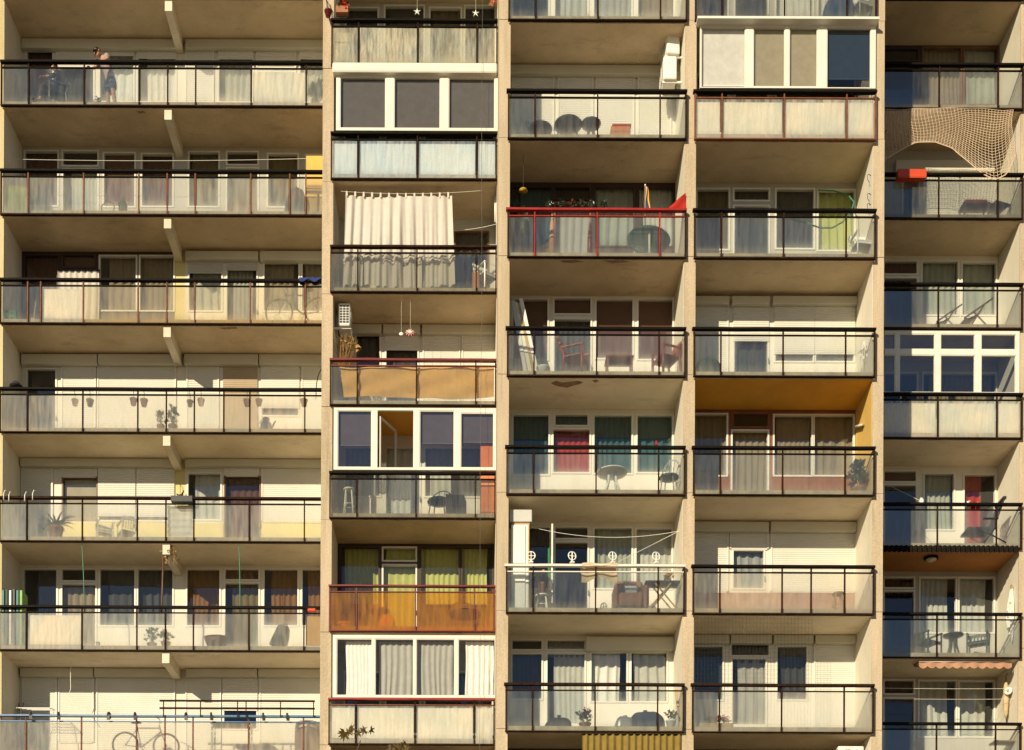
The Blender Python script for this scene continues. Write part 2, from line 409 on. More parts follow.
# ------------------------------------------------------------------ unit phrases
PH = {(1, 0): 'the balcony with the leaning man', (1, 1): 'the balcony with the tall yellow cupboard', (1, 2): 'the balcony with the bleached front panel',
      (1, 3): 'the balcony with pots hung inside its rail', (1, 4): 'the balcony with the potted palm', (1, 5): 'the balcony with the dark backpack',
      (1, 6): 'the blue railed balcony', (2, 0): 'the crinkled glass balcony', (2, 1): 'the three paned enclosed balcony',
      (2, 2): 'the balcony with the hung white curtain', (2, 3): 'the balcony with the orange cloth screen', (2, 4): 'the enclosed balcony with open casement',
      (2, 5): 'the orange glass balcony', (2, 6): 'the enclosed balcony above the maple leaves', (3, -1): 'the cropped middle column top balcony',
      (3, 0): 'the balcony with two stacked air conditioners', (3, 1): 'the balcony with the flag', (3, 2): 'the balcony with the red wooden chairs',
      (3, 3): 'the balcony with the red door curtain', (3, 4): 'the white railed balcony', (3, 5): 'the balcony above the gold valance',
      (4, -1): 'the cropped fourth column top balcony', (4, 0): 'the enclosed balcony with rusty railing', (4, 1): 'the balcony with the green cable',
      (4, 2): 'the shuttered balcony above the orange ceiling', (4, 3): 'the orange ceilinged balcony', (4, 4): 'the dusty glazed fourth column balcony',
      (4, 5): 'the lowest fourth column balcony', (5, 0): 'the right column top balcony', (5, 1): 'the balcony with the brown net',
      (5, 2): 'the balcony with two deck chairs', (5, 3): 'the two tier glazed balcony', (5, 4): 'the balcony with the lounger',
      (5, 5): 'the balcony with the round ceiling lamp', (5, 6): 'the balcony under the scalloped awning'}

# ------------------------------------------------------------------ building root
BASE = (0.0, 32.0, 0.0)
BLD = bpy.data.objects.new('apartment_building', None); COL.objects.link(BLD); BLD.location = BASE
tag(BLD, 'tan concrete apartment block with staggered columns of glass fronted balconies filling the whole view', 'apartment building')
def part(name, mb, mats, parent=None, label=None):
    return obj(name, mb, mats, parent or BLD, BASE, label)

KMIN, KMAX = -1, 7
# dividing walls, cast storey by storey
for i in range(6):
    x0, x1 = FIN[i]; yf = fin_y[i]
    m = M(); zt = rail_z(3, -2) + .4
    z = 0.0; first = True
    off = floor_z(3, 0) % STOREY
    zs = [0.0] + [off + STOREY * n - .05 for n in range(0, 20) if 0.3 < off + STOREY * n < zt] + [zt]
    yb = max(YB(max(1, i)), YB(min(5, i + 1))) + .4
    for a, c in zip(zs[:-1], zs[1:]):
        dy, dx = R.uniform(-.008, .008), R.uniform(-.005, .005)
        m.box(x0 + dx, x1 + dx, yf + dy, yb, a, c - .012)
        m.box(x0 + .015, x1 - .015, yf + .03, yb - .02, c - .014, c)
    part('dividing_wall', m, 'concrete_pale' if i == 0 else 'concrete')

# roof, rear
m = M(); m.box(FIN[0][0], FIN[5][1], min(D.values()) + .1, 38.2, rail_z(3, -2) + .42, rail_z(3, -2) + .8)
part('roof', m, 'roofing')
m = M(); m.box(FIN[0][0], FIN[5][1], 37.8, 38.1, 0, rail_z(3, -2) + .4)
part('rear_wall', m, 'concrete')

# ------------------------------------------------------------------ walls, windows
def shutter_mesh(x0, x1, z0, z1, y):
    m = M(); n = max(2, int((z1 - z0) / .052)); h = (z1 - z0) / n
    pr = []
    for i in range(n):
        z = z1 - i * h
        pr += [(y, z), (y - .011, z - h * .25), (y - .011, z - h * .75), (y - .001, z - h * .93)]
    pr += [(y, z0)]
    vs = []
    for (yy, zz) in pr: vs += [(x0, yy, zz), (x1, yy, zz)]
    fs = [(2 * i, 2 * i + 2, 2 * i + 3, 2 * i + 1) for i in range(len(pr) - 1)]
    m.add(vs, fs)
    m.box(x0, x1, y - .014, y + .012, z0 - .03, z0)   # bottom lath
    return m
def curtain_mesh(x0, x1, z0, z1, y, amp=.035, per=.16, seed=0, gather=0):
    rr = random.Random(seed); per *= rr.uniform(.7, 1.5); amp *= rr.uniform(.55, 1.25); ph = [rr.uniform(0, 6.28) for _ in range(4)]
    nu = max(8, int((x1 - x0) / .028)); w = x1 - x0
    def fn(u, v):
        x = u * w
        a = amp * (sin(2 * pi * x / per + ph[0] + .8 * sin(3 * x + ph[1])) + .4 * sin(2 * pi * x / (per * .47) + ph[2]))
        a *= .55 + .45 * v
        return (x0 + x + .012 * sin(5 * v + ph[3]) + .05 * w * sin(2 * pi * u + ph[1]) * v * (1 - u) * u * 4, y + a, z1 + (z0 - z1) * v)
    return M().grid(fn, nu, 6)
CURT_N = {'white': 'white', 'grey': 'grey', 'sheer': 'pale net', 'brown': 'dark brown', 'tan': 'tan', 'olive': 'olive brown', 'orange': 'orange brown', 'lime': 'lime green',
          'teal': 'dark teal', 'red': 'red', 'dark': 'charcoal', 'redbrown': 'red brown', 'lace': 'blue white lace', 'palegreen': 'pale green', 'mauve': 'mauve', 'beige': 'beige'}
BLINDS = {'redbrown', 'beige', 'mauve', 'blindgrey', 'navy'}
ORD = ['leftmost', 'second', 'third', 'fourth', 'fifth', 'sixth', 'seventh', 'eighth', 'ninth']
def add_window(b, k, x0, x1, z0, z1, content=None, door=False, frame='white_paint', sh=None, shmat='shutter', idx=0, Y=None, fw=.042, curtain_span=(0, 1), panem='pane', half=False):
    Y = YB(b) if Y is None else Y
    m = M()
    m.plate(x0, x1, z0, z1, [(x0 + fw, x1 - fw, z0 + fw + (.35 if half else 0), z1 - fw)], Y - .022, Y + .07)
    w = part('balcony_door' if door else 'window', m, frame)
    m = M(); a, c, d, e = x0 + fw, x1 - fw, z0 + fw, z1 - fw
    tw = R.uniform(-.010, .010); tv = R.uniform(-.014, .014)
    m.add([(a, Y + .03 + tw, d), (c, Y + .03 - tw, d), (c, Y + .03 - tw + tv, e), (a, Y + .03 + tw + tv, e)], [(0, 1, 2, 3)])
    part('pane', m, panem, w)
    if door and not half:
        m = M(); m.box(x1 - fw * .75, x1 - fw * .35, Y - .07, Y - .022, (z0 + z1) / 2 - .3, (z0 + z1) / 2 - .18); part('handle', m, 'grey_metal', w)
    if content in BLINDS:
        m = M(); m.box(a + .01, c - .01, Y + .085, Y + .095, d, e + .02); m.tube([(a, Y + .09, e), (c, Y + .09, e)], .025, 6)
        part('roller_blind', m, 'curtain_' + content, w)
    elif content:
        s0, s1 = curtain_span if curtain_span != (0, 1) else R.choice([(0, 1), (0, 1), (0, 1), (.0, .8), (.22, 1), (.12, .95)])
        X0, X1 = x0 + (x1 - x0) * s0, x0 + (x1 - x0) * s1
        cm = curtain_mesh(X0, X1, max(z0 - .1, floor_z(b, k) + .02), z1 + .03, Y + .17, seed=idx * 7 + k * 31 + b * 101)
        lab = '%s curtain inside the %s window opening of %s' % (CURT_N[content], ORD[idx], PH.get((b, k), 'a balcony out of view'))
        one('curtain', lab, 'curtain', cm, 'curtain_' + content, ((X0 + X1) / 2, Y + .17, z0), 'curtains inside the balcony windows')
    if sh is not None:
        part('roller_shutter', shutter_mesh(x0 + .01, x1 - .01, sh, z1 - .005, Y - .03), shmat, w)
    return w

def unit(b, k, walls, wins, shutters=(), boxes=(), room=True, smat='side_plaster'):
    """walls: list of (px end or None, material); wins: dicts in photo pixels at the rear wall plane"""
    Y = YB(b); X0, X1 = BX(b); zf, zc = floor_z(b, k), ceil_z(b, k)
    rects = []
    for w in wins:
        w['x0'], w['x1'] = [min(max(X_(p, Y, w['t']), X0 + .02), X1 - .02) for p in w['p']]
        w['z1'] = min(Z_(sum(w['p']) / 2, w['t'], Y), zc - .03)
        w['z0'] = Z_(sum(w['p']) / 2, w['b'], Y) if w.get('b') else (zf + .06 if w.get('door') else zf + 1.02)
        w['x0'] = max(w['x0'] - .03, X0 + .02); w['x1'] = min(w['x1'] + .03, X1 - .02); w['z1'] = min(w['z1'] + .02, zc - .03)
        if w['x1'] - w['x0'] > .1 and w['z1'] - w['z0'] > .08: rects.append(w)
    xs = X0
    for (pe, mt) in walls:
        xe = X1 if pe is None else X_(pe, Y, RY[b][0] + RY[b][1] * k)
        low = None
        if isinstance(mt, tuple): mt, low, lowy = mt
        holes = [(w['x0'], w['x1'], w['z0'], w['z1']) for w in rects]
        split = Z_(XM[b], lowy, Y) if low else zf
        part('back_wall', M().plate(xs, xe, split, zc, holes, Y, Y + .09), mt)
        if low: part('back_wall', M().plate(xs, xe, zf, split - .001, [h for h in holes if h[2] < split], Y - .015, Y + .09), low)
        xs = xe
    rects.sort(key=lambda w: (w['x0'], -w['z1']))
    for i, w in enumerate(rects):
        sh = w.get('sh')
        if sh is not None: sh = w['z0'] + .02 if sh == 'full' else Z_(sum(w['p']) / 2, sh, Y)
        add_window(b, k, w['x0'], w['x1'], w['z0'], w['z1'], w.get('c'), w.get('door', False), w.get('fr', 'white_paint'), sh, w.get('sm', 'shutter'), len({round(q['x0'] + q['x1'], 1) for q in rects if q['x1'] < w['x0'] + .02}),
                   curtain_span=w.get('span', (0, 1)), half=w.get('half', False))
    for s in shutters:
        p0, p1, t, bt = s[:4]; mt = s[4] if len(s) > 4 else 'shutter'
        x0, x1 = [min(max(X_(p, Y, t), X0 + .02), X1 - .02) for p in (p0, p1)]
        z1 = Z_((p0 + p1) / 2, t, Y); z0 = Z_((p0 + p1) / 2, bt, Y) if bt else zf + .06
        o = part('roller_shutter', shutter_mesh(x0, x1, z0, z1, Y - .018), mt)
        for gx in (x0 - .035, x1): part('guide_rail', M().box(gx, gx + .035, Y - .045, Y + .003, z0, z1), 'white_paint', o)
        
    for (p0, p1, t, bt) in boxes:
        x0, x1 = [min(max(X_(p, Y - .16, t), X0 + .01), X1 - .01) for p in (p0, p1)]
        z1, z0 = min(Z_((p0 + p1) / 2, t, Y - .16), zc - .015), Z_((p0 + p1) / 2, bt, Y - .16)
        part('shutter_box', M().rbox(x0, x1, Y - .17, Y + .003, z0, z1, .012), 'shutter_box')
    for (xa, xb) in ((X0 - .002, X0 + .005), (X1 - .005, X1 + .002)):
        if (b, k) == (4, 3) and xa > 0 and xb > X1 - .1: continue
        part('side_wall', M().box(xa, xb, D[b] + FRONT + .03, Y - .001, zf + .001, zc - .001), smat)
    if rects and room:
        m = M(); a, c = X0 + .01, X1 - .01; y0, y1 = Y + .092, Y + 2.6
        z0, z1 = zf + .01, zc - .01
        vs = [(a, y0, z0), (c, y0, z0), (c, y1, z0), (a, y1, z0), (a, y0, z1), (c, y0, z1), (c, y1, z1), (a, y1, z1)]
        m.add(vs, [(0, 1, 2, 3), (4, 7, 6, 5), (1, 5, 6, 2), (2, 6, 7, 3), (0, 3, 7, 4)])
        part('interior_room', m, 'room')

# ------------------------------------------------------------------ balconies
POSTS = {1: [27.5, 83, 138, 166.5, 194.5, 250, 305], 2: [357.3, 416.5, 475.8], 3: [534, 596.5, 659], 4: [720.8, 783, 845.5], 5: [938, 997]}
def balcony(b, k, rail='black_paint', post='rust_dark', glass='glass_clear', soffit='soffit', over={}, extra=(), railtop=None, label=None, top=None, h=.045, lining=None, linings={}, thin=False, extra_mat=None):
    X0, X1 = BX(b); d = D[b]; zr = rail_z(b, k); zf = floor_z(b, k); zb = zr - 1.15
    m = M()
    x0, x1, y0, y1 = X0 + .001, X1 - .001, d + .05, YB(b) + .14
    m.box(x0, x1, y0, y1, zf - .17, zf, 0)
    m.mi[-6] = 1; m.mi[-4] = 2
    # chipped front edge of the slab
    bal = part('balcony', m, ['floor_screed', soffit, 'slab_edge'], None, label)
    lx = X0 - (.06 if b in (1, 2, 3, 4) else -.004); rx = X1 + (.04 if b in (3, 4, 5) else -.004)
    # handrail with a slight sag
    hm = M()
    hh = .030 if not thin else .024
    rz_ = zr; zr = zr - .012
    n = 8; sag = [R.uniform(-.004, .004) for _ in range(n + 1)]
    pts = [(lx - (.03 if b in (3, 4) else 0) + (rx + (.03 if b in (3, 4) else 0) - lx) * i / n, d - .02, zr + sag[i]) for i in range(n + 1)]
    for s, (p, q) in enumerate(zip(pts[:-1], pts[1:])):
        vs = []
        for (px, py, pz) in (p, q):
            vs += [(px, py - .055, pz - hh), (px, py + .055, pz - hh), (px, py + .055, pz + hh * .9), (px, py - .035, pz + hh), (px, py - .055, pz + hh * .6)]
        fs = [(i, (i + 1) % 5, 5 + (i + 1) % 5, 5 + i) for i in range(5)]
        fs = [tuple(reversed(f)) for f in fs]
        if s == 0: fs.append((0, 1, 2, 3, 4))
        if s == n - 1: fs.append((9, 8, 7, 6, 5))
        hm.add(vs, fs)
    part('handrail', hm, rail, bal)
    zr = rz_; tz = zr - .15
    part('top_rail', M().box(lx, rx, d - .022, d + .022, tz - .012, tz + .012), top or rail, bal)
    bt = R.choice((.012, .018, .024))
    part('bottom_rail', M().box(lx, rx, d - .03, d + .048, zb + bt, zb + .045), post, bal)
    ex = sorted(list(POSTS[b]) + list(extra))
    xs = [lx + .02] + [X_(p, d) for p in ex if lx + .1 < X_(p, d) < rx - .1] + [rx - .02]
    for i, x in enumerate(xs):
        w = .0155
        pm = extra_mat if (extra_mat and i not in (0, len(xs) - 1)) else post
        part('post', M().box(x - w, x + w, d - .028, d + .028, zb + .045, zr - hh), pm, bal)
    for i in range(len(xs) - 1):
        g = over.get(i, glass)
        a, c = xs[i] + .03, xs[i + 1] - .03
        z0, z1 = zb + .05, tz - .022
        tw = R.uniform(-.006, .006)
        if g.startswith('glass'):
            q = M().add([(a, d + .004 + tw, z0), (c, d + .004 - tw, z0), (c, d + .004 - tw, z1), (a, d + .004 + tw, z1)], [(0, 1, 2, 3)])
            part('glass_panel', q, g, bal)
        else:
            part('board_panel', M().box(a, c, d - .004, d + .012, z0, z1), g, bal)
        if (lining or i in linings) and g.startswith('glass'):
            part('lining_board', M().box(a + .01, c - .01, d + .06, d + .075, zf + .02, z1 - .03), linings.get(i, lining), bal)
    return bal

def enclosure(b, k, panes, y0, y1, x0, x1, fill, header=None, strong=True, frame='white_paint', depth=.0):
    """resident's glazing above the handrail: panes in photo pixels (x0, x1, ytop, ybottom)"""
    Y = D[b] + .06 + depth
    X0, X1 = max(X_(x0, Y), BX(b)[0] - .05), min(X_(x1, Y), BX(b)[1] + .05)
    z1, z0 = Z_(XM[b], y0, Y), Z_(XM[b], y1, Y)
    g_ = .022
    holes = [(X_(p[0], Y, p[2]) - g_, X_(p[1], Y, p[2]) + g_, Z_(XM[b], p[3], Y), Z_(XM[b], p[2], Y)) for p in panes]
    fr = part('balcony_glazing', M().plate(X0, X1, z0, z1, holes, Y - .03, Y + .04), frame)
    for i, h in enumerate(holes):
        f = fill[i] if i < len(fill) else None
        if f == 'open': continue
        m = M(); s = .012
        m.plate(h[0] + .002, h[1] - .002, h[2] + .002, h[3] - .002, [(h[0] + s * 1.6, h[1] - s * 1.6, h[2] + s * 1.6, h[3] - s * 1.6)], Y - .018, Y + .03)
        sash = part('sash', m, frame, fr)
        tw = R.uniform(-.004, .004); tv = R.uniform(-.006, .006)
        part('pane', M().add([(h[0] + s, Y + .01 + tw, h[2] + s), (h[1] - s, Y + .01 - tw, h[2] + s), (h[1] - s, Y + .01 - tw + tv, h[3] - s), (h[0] + s, Y + .01 + tw + tv, h[3] - s)], [(0, 1, 2, 3)]),
             'pane_strong' if strong else 'pane_clear', fr)
        if f is None: continue
        nm, t0 = (f, 0) if isinstance(f, str) else f
        if nm.startswith('cur_'):
            span = t0 if isinstance(t0, tuple) else (0, 1)
            a, c = h[0] + (h[1] - h[0]) * span[0], h[0] + (h[1] - h[0]) * span[1]
            one('curtain', '%s curtain behind the %s pane of %s' % (CURT_N[nm[4:]], ORD[i], PH[(b, k)]), 'curtain',
                curtain_mesh(a, c, h[2] + .01, h[3] - .01, Y + .16, .03, .13, i + b * 13 + k), 'curtain_' + nm[4:], ((a + c) / 2, Y + .16, h[2]), 'curtains inside the balcony windows')
        else:
            zt, zl = h[3], h[2] + (h[3] - h[2]) * t0
            m = M(); n = max(3, int((zt - zl) / .03)); hh = (zt - zl) / n
            for q in range(n):
                z = zt - q * hh
                m.add([(h[0], Y + .06, z), (h[1], Y + .06, z), (h[1], Y + .075, z - hh * .98), (h[0], Y + .075, z - hh * .98)], [(0, 3, 2, 1)])
            m.box(h[0], h[1], Y + .055, Y + .085, zl - .025, zl)
            part('slat_blind', m, 'curtain_' + nm, fr)
    return fr
# ------------------------------------------------------------------ units, column by column
def w(p0, p1, t, c=None, **kw): return dict(p=(p0, p1), t=t, c=c, **kw)
def d_(p0, p1, t, c=None, **kw): return dict(p=(p0, p1), t=t, c=c, door=True, **kw)

# column 1
unit(1, 0, [(None, 'white_wall')], [w(27, 53, 50, 'brown'), d_(57, 94, 50, 'dark', sh=69), w(100, 134, 50, 'white', sh=55.5), w(138, 176, 50, 'white', sh=58.5),
     w(219, 253, 50, 'sheer', sh=59), w(300, 331, 50, 'sheer', sh=59)], [(187, 213, 50, None), (258, 295, 50, None)], [(21, 179, 38, 48), (185, 332, 38, 48)])
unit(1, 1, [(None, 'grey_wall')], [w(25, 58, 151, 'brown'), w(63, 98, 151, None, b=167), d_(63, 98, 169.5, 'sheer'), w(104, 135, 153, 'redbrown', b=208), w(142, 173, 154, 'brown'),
     w(189, 219, 152, 'olive'), w(227, 258, 152, None, b=166), d_(227, 258, 168, 'tan'), w(268, 298, 154, 'olive'), w(306, 331, 155, 'brown')])
unit(1, 2, [(175, 'dark_brown'), (185, 'yellow_wall'), (None, 'white_wall')],
     [w(25, 59, 255, 'brown', fr='dark_brown'), w(63, 95, 255, 'redbrown', b=268.5, fr='dark_brown'), d_(58, 99, 270.5, None, fr='dark_brown'), w(100, 136.5, 256, 'tan', fr='white_paint'), w(140, 174, 256, 'tan'),
      w(189, 222, 260, 'sheer', sh=273, sm='shutter_grey'), d_(227, 257, 260, 'grey', sh=270, sm='shutter_grey'), w(264, 299, 262, 'tan'), w(302, 331, 262, 'tan')],
     (), [(185, 258, 251, 259), (260, 332, 251, 260)])
unit(1, 3, [(None, 'white_wall')], [d_(27, 56, 369, 'dark'), d_(224, 257, 365, None, sh='full', sm='shutter_brown'), w(262, 299, 365, 'dark', sh=408, b=417)],
     [(63, 95, 365, 428), (99, 175, 365, None), (188, 218, 365, None), (303, 331, 365, None)], [(21, 97, 354, 364), (98, 177, 354, 364), (184, 258, 354, 364), (259, 332, 354, 364)])
unit(1, 4, [(175, ('white_wall', 'yellow_wall', 523)), (185, 'yellow_wall'), (None, ('white_wall', 'yellow_wall', 523))],
     [w(63, 97, 478, 'beige', fr='wood_brown', b=521), w(99, 135, 467, 'dark', b=522, sh=516), w(138, 174, 467, 'dark', b=522, sh=516.5), w(188, 221, 473, 'sheer', b=521), d_(225, 260, 477, 'brown', fr='wood_brown')],
     [(23, 52, 467, 540), (63, 96, 467, 477), (226, 258, 467, 476), (263, 331, 467, 522)], [(20, 177, 457, 466), (185, 332, 457, 466)])
unit(1, 5, [(None, 'white_wall')], [w(24, 57, 569, 'dark', b=627, span=(.35, 1)), w(62, 96, 569, None, b=582), d_(62, 96, 584, 'tan', half=True), w(100, 135, 569, 'dark', b=627), w(138, 173, 569, 'dark', b=627),
     w(187, 220, 569, 'orange', b=627), w(225, 259, 569, 'orange', b=581), d_(225, 259, 583, 'olive', half=True), w(264, 298, 569, 'orange', b=627), w(302, 331, 569, 'orange', b=627)])
unit(1, 6, [(None, 'white_wall')], [w(224, 257, 677, None, sh=710)],
     [(24, 56, 677, None), (60, 93, 677, 742), (98, 174, 677, None), (187, 220, 677, None), (261, 331, 677, None)],
     [(20, 93, 668, 676.5), (94, 175, 668, 676.5), (186, 257, 668, 676.5), (258, 332, 668, 676.5)])
# column 2
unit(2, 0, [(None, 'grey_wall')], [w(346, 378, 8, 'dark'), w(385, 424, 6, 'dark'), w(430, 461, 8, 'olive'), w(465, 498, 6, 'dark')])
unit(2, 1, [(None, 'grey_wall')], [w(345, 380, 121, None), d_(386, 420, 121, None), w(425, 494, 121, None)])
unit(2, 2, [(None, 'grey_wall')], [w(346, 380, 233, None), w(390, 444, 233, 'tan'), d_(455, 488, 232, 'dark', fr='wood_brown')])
unit(2, 3, [(None, 'white_wall')], [w(356, 380, 334, 'dark'), d_(386, 418, 333.5, 'dark', sh=350)],
     [(424, 459, 333.5, None), (463, 497, 333.5, None)], [(340, 381.5, 324, 333), (383, 420, 324, 333), (422, 498, 324, 333)])
unit(2, 4, [(None, 'white_wall')], [w(345, 380, 447, 'sheer'), d_(386, 420, 447, 'white'), w(425, 494, 447, 'sheer')])
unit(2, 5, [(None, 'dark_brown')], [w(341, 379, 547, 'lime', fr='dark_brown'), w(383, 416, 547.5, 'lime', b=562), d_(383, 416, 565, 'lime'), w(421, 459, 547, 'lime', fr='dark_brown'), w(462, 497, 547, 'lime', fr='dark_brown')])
unit(2, 6, [(None, 'grey_wall')], [w(345, 380, 672, None), w(386, 420, 672, None), w(425, 494, 672, None)])
# column 3
def gen3(k):
    o = 118.5 * k; B = 91.5 + o - 30
    return [w(513, 549, B, 'sheer'), w(555, 588, B, None, b=B + 13), d_(555, 588, B + 16, 'white'), w(595, 632, B, 'grey'), w(638, 674, B, 'sheer')]
unit(3, -1, [(None, 'white_wall')], [w(513, 549, -57, 'teal'), d_(555, 588, -56, 'sheer'), w(594, 632, -57, 'grey'), w(638, 674, -57, 'tan')])
unit(3, 0, [(None, 'white_wall')], [], [(513, 553, 74, None), (559, 592, 75.5, None), (597, 633, 74, None), (639, 670, 74, None)], [(510, 671, 62, 73.5)])
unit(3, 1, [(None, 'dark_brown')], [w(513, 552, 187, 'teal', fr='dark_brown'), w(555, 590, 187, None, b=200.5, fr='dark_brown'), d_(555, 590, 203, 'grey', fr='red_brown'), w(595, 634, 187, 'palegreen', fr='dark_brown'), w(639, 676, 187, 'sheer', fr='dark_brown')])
unit(3, 2, [(None, 'white_wall')], [w(513, 548, 299, 'redbrown', b=361), w(554, 591, 298, 'redbrown', b=315.5), d_(554, 591, 319, 'dark'), w(596, 633, 299, 'redbrown', b=360), w(638, 675, 299, 'redbrown', b=361)])
unit(3, 3, [(None, 'white_wall')], [w(513, 549, 414.5, 'teal', b=476), w(555, 588, 414.5, 'teal', b=427), w(553, 590, 429, 'red', b=474, fr='white_paint'), w(594, 632, 415, 'teal', b=475), w(637, 674, 415, 'teal', b=474)])
unit(3, 4, [(None, 'white_wall')], [w(513, 550, 527, 'dark', b=590), w(555, 588, 527, None, b=540), d_(555, 588, 542, None), w(594, 632, 527.5, 'palegreen', b=590), w(636, 674, 528, 'sheer', b=590)])
unit(3, 5, [(None, 'white_wall')], [w(512, 542, 640, None, b=651), w(512, 542, 653.5, 'dark'), w(547, 585, 640, 'tan', b=651), d_(547, 585, 653, 'sheer', half=True), w(591, 627, 652, 'white', b=703, span=(.0, 1)), w(631, 667, 652, 'sheer', b=703)],
     (), [(586, 678, 637, 650)])
unit(3, 6, [(None, 'dark_brown')], [w(513, 549, 758, 'tan'), d_(555, 590, 758, None), w(595, 632, 758, 'olive'), w(638, 674, 758, None)])
# column 4
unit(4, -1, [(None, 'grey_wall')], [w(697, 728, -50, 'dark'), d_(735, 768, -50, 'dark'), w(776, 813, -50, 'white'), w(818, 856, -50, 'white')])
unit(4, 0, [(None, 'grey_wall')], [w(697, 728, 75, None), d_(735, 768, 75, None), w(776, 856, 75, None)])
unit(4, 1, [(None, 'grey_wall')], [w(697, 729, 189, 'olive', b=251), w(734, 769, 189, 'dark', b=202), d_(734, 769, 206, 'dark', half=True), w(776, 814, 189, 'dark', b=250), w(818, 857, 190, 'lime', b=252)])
unit(4, 2, [(None, 'white_wall')], [d_(734, 768, 304.5, 'dark', sh=341), w(775, 813.5, 304, 'dark', sh=354, b=363), w(815.5, 854, 304, 'dark', sh=354, b=363)], [(694, 727, 304, None)], [(693, 729.5, 296, 303.5), (732, 770, 296, 304), (773, 858, 296, 303.5)])
unit(4, 3, [(None, 'red_brown')], [w(693, 727, 414, 'tan', b=477), w(733, 768, 413.5, None, b=428.5, fr='red_brown'), d_(732, 768, 430.5, 'tan', half=True), w(774, 812, 415, 'tan', b=477), w(814, 854, 415, 'tan', b=477)])
unit(4, 4, [(None, ('white_wall', 'brick_wall', 593))], [d_(733, 764, 550, 'lace', b=590)], [(694, 727, 531, 592), (731, 767, 531, 549), (772, 855, 531.5, 592)], [(693, 769, 521.5, 531), (771, 858, 521.5, 531)])
unit(4, 5, [(None, 'white_wall')], [w(694, 723, 646, 'navy'), w(731, 769, 643.5, 'dark', b=657), d_(732, 766, 658, 'grey', half=True), w(777, 807, 646, 'dark', b=701)],
     [(815, 857, 643.5, None)], [(693, 729.5, 634, 643), (731, 772, 634, 643), (774, 813.5, 634, 643), (815.5, 858, 634, 643)])
unit(4, 6, [(None, 'dark_brown')], [w(697, 728, 762, None), d_(735, 768, 762, None), w(776, 856, 762, 'tan')])
# column 5
unit(5, -1, [(None, 'grey_wall')], [w(924, 960, -62, None), w(965, 998, -62, 'tan')])
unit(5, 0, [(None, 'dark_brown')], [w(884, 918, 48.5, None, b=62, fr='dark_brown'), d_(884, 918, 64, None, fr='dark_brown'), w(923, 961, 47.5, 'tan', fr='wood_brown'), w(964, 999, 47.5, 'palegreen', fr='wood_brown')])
unit(5, 1, [(None, 'grey_wall')], [d_(903, 919, 164, None)], [(924, 957, 172, None), (962, 994, 172, None)], [(896, 995, 160, 171)])
unit(5, 2, [(None, 'white_wall')], [w(884, 917, 261, 'brown', b=275.5), d_(884, 917, 278, None), w(922, 958, 261, 'palegreen'), w(962, 996, 262, 'palegreen')])
unit(5, 3, [(None, 'grey_wall')], [w(884, 917, 373, None), w(923, 996, 373, 'tan')])
unit(5, 4, [(None, 'white_wall')], [w(884, 916, 471, 'redbrown', b=483), d_(884, 916, 485, None), w(924, 954, 473.5, 'palegreen', b=531), d_(964, 995, 474.5, 'red', span=(.1, .62))])
unit(5, 5, [(None, 'grey_wall')], [w(884, 914, 577.5, 'brown', b=589), d_(884, 914, 591, None), w(920, 956, 577.5, 'sheer', b=634), w(959, 994, 577.5, 'sheer', b=634)])
unit(5, 6, [(None, 'grey_wall')], [w(884, 914, 680, 'brown', b=695), d_(884, 914, 698, None), w(919, 956, 680.5, 'sheer', b=738), w(959, 994, 681, 'sheer', b=738)])

# railings; soffit argument paints the slab's underside = ceiling of the storey below
balcony(1, -1, glass='glass_frost')
balcony(1, 0, glass='glass_frost', over={0: 'glass_clear', 1: 'glass_clear', 2: 'glass_clear', 6: 'glass_cream'}, linings={6: 'board_white'}, label='dark railed balcony with a white board behind one panel')
balcony(1, 1, glass='glass_frost', extra=(289,), extra_mat='rust')
balcony(1, 2, glass='glass_yellow', over={0: 'glass_clear', 1: 'glass_clear', 2: 'glass_cream'}, linings={2: 'board_bleached'}, extra=(40.5,), extra_mat='rust', label='balcony of yellowed glass with one bleached panel')
balcony(1, 3, glass='glass_dusty', soffit='soffit_pale', extra=(224,))
balcony(1, 4, rail='rust_dark', glass='glass_frost', soffit='soffit_pale')
balcony(1, 5, glass='glass_frost', soffit='soffit_pale', over={1: 'glass_cream', 7: 'glass_clear'}, linings={1: 'board_bleached', 7: 'board_brown'}, label='balcony with one peeling panel and one brown panel')
balcony(1, 6, rail='blue_paint', post='rust', top='blue_paint', glass='glass_dusty', soffit='soffit_pale', thin=True, label='balcony with a blue painted rail and rusty posts')
balcony(2, -1)
balcony(2, 0, glass='glass_crinkle', label='balcony with crinkled opaque glass')
balcony(2, 1, glass='glass_cool', lining='board_cool', label='enclosed balcony with pale boards behind the glass')
balcony(2, 2, rail='rust_dark', glass='glass_smoke', post='rust_dark')
balcony(2, 3, rail='dark_red_paint', glass='glass_clear', soffit='bright_orange_paint')
balcony(2, 4, glass='glass_smoke')
balcony(2, 5, rail='dark_red_paint', post='dark_red_paint', thin=True, glass='glass_orange', label='balcony with orange glass panels')
balcony(2, 6, rail='red_paint', top='rust', glass='glass_cream', lining='board_white', thin=True)
balcony(2, 7)
balcony(3, -1, glass='glass_clear')
balcony(3, 0, glass='glass_clear')
balcony(3, 1, rail='red_paint', post='rust_dark', top='red_paint', glass='glass_clear', extra_mat='red_paint', label='balcony with a bright red handrail')
balcony(3, 2, glass='glass_clear', soffit='soffit_pale')
balcony(3, 3, glass='glass_clear', soffit='soffit_pale')
balcony(3, 4, rail='white_paint', top='white_paint', glass='glass_clear', soffit='soffit_pale', label='balcony with a white painted handrail')
balcony(3, 5, rail='rust_dark', glass='glass_clear')
balcony(3, 6)
balcony(4, -1, glass='glass_brownish')
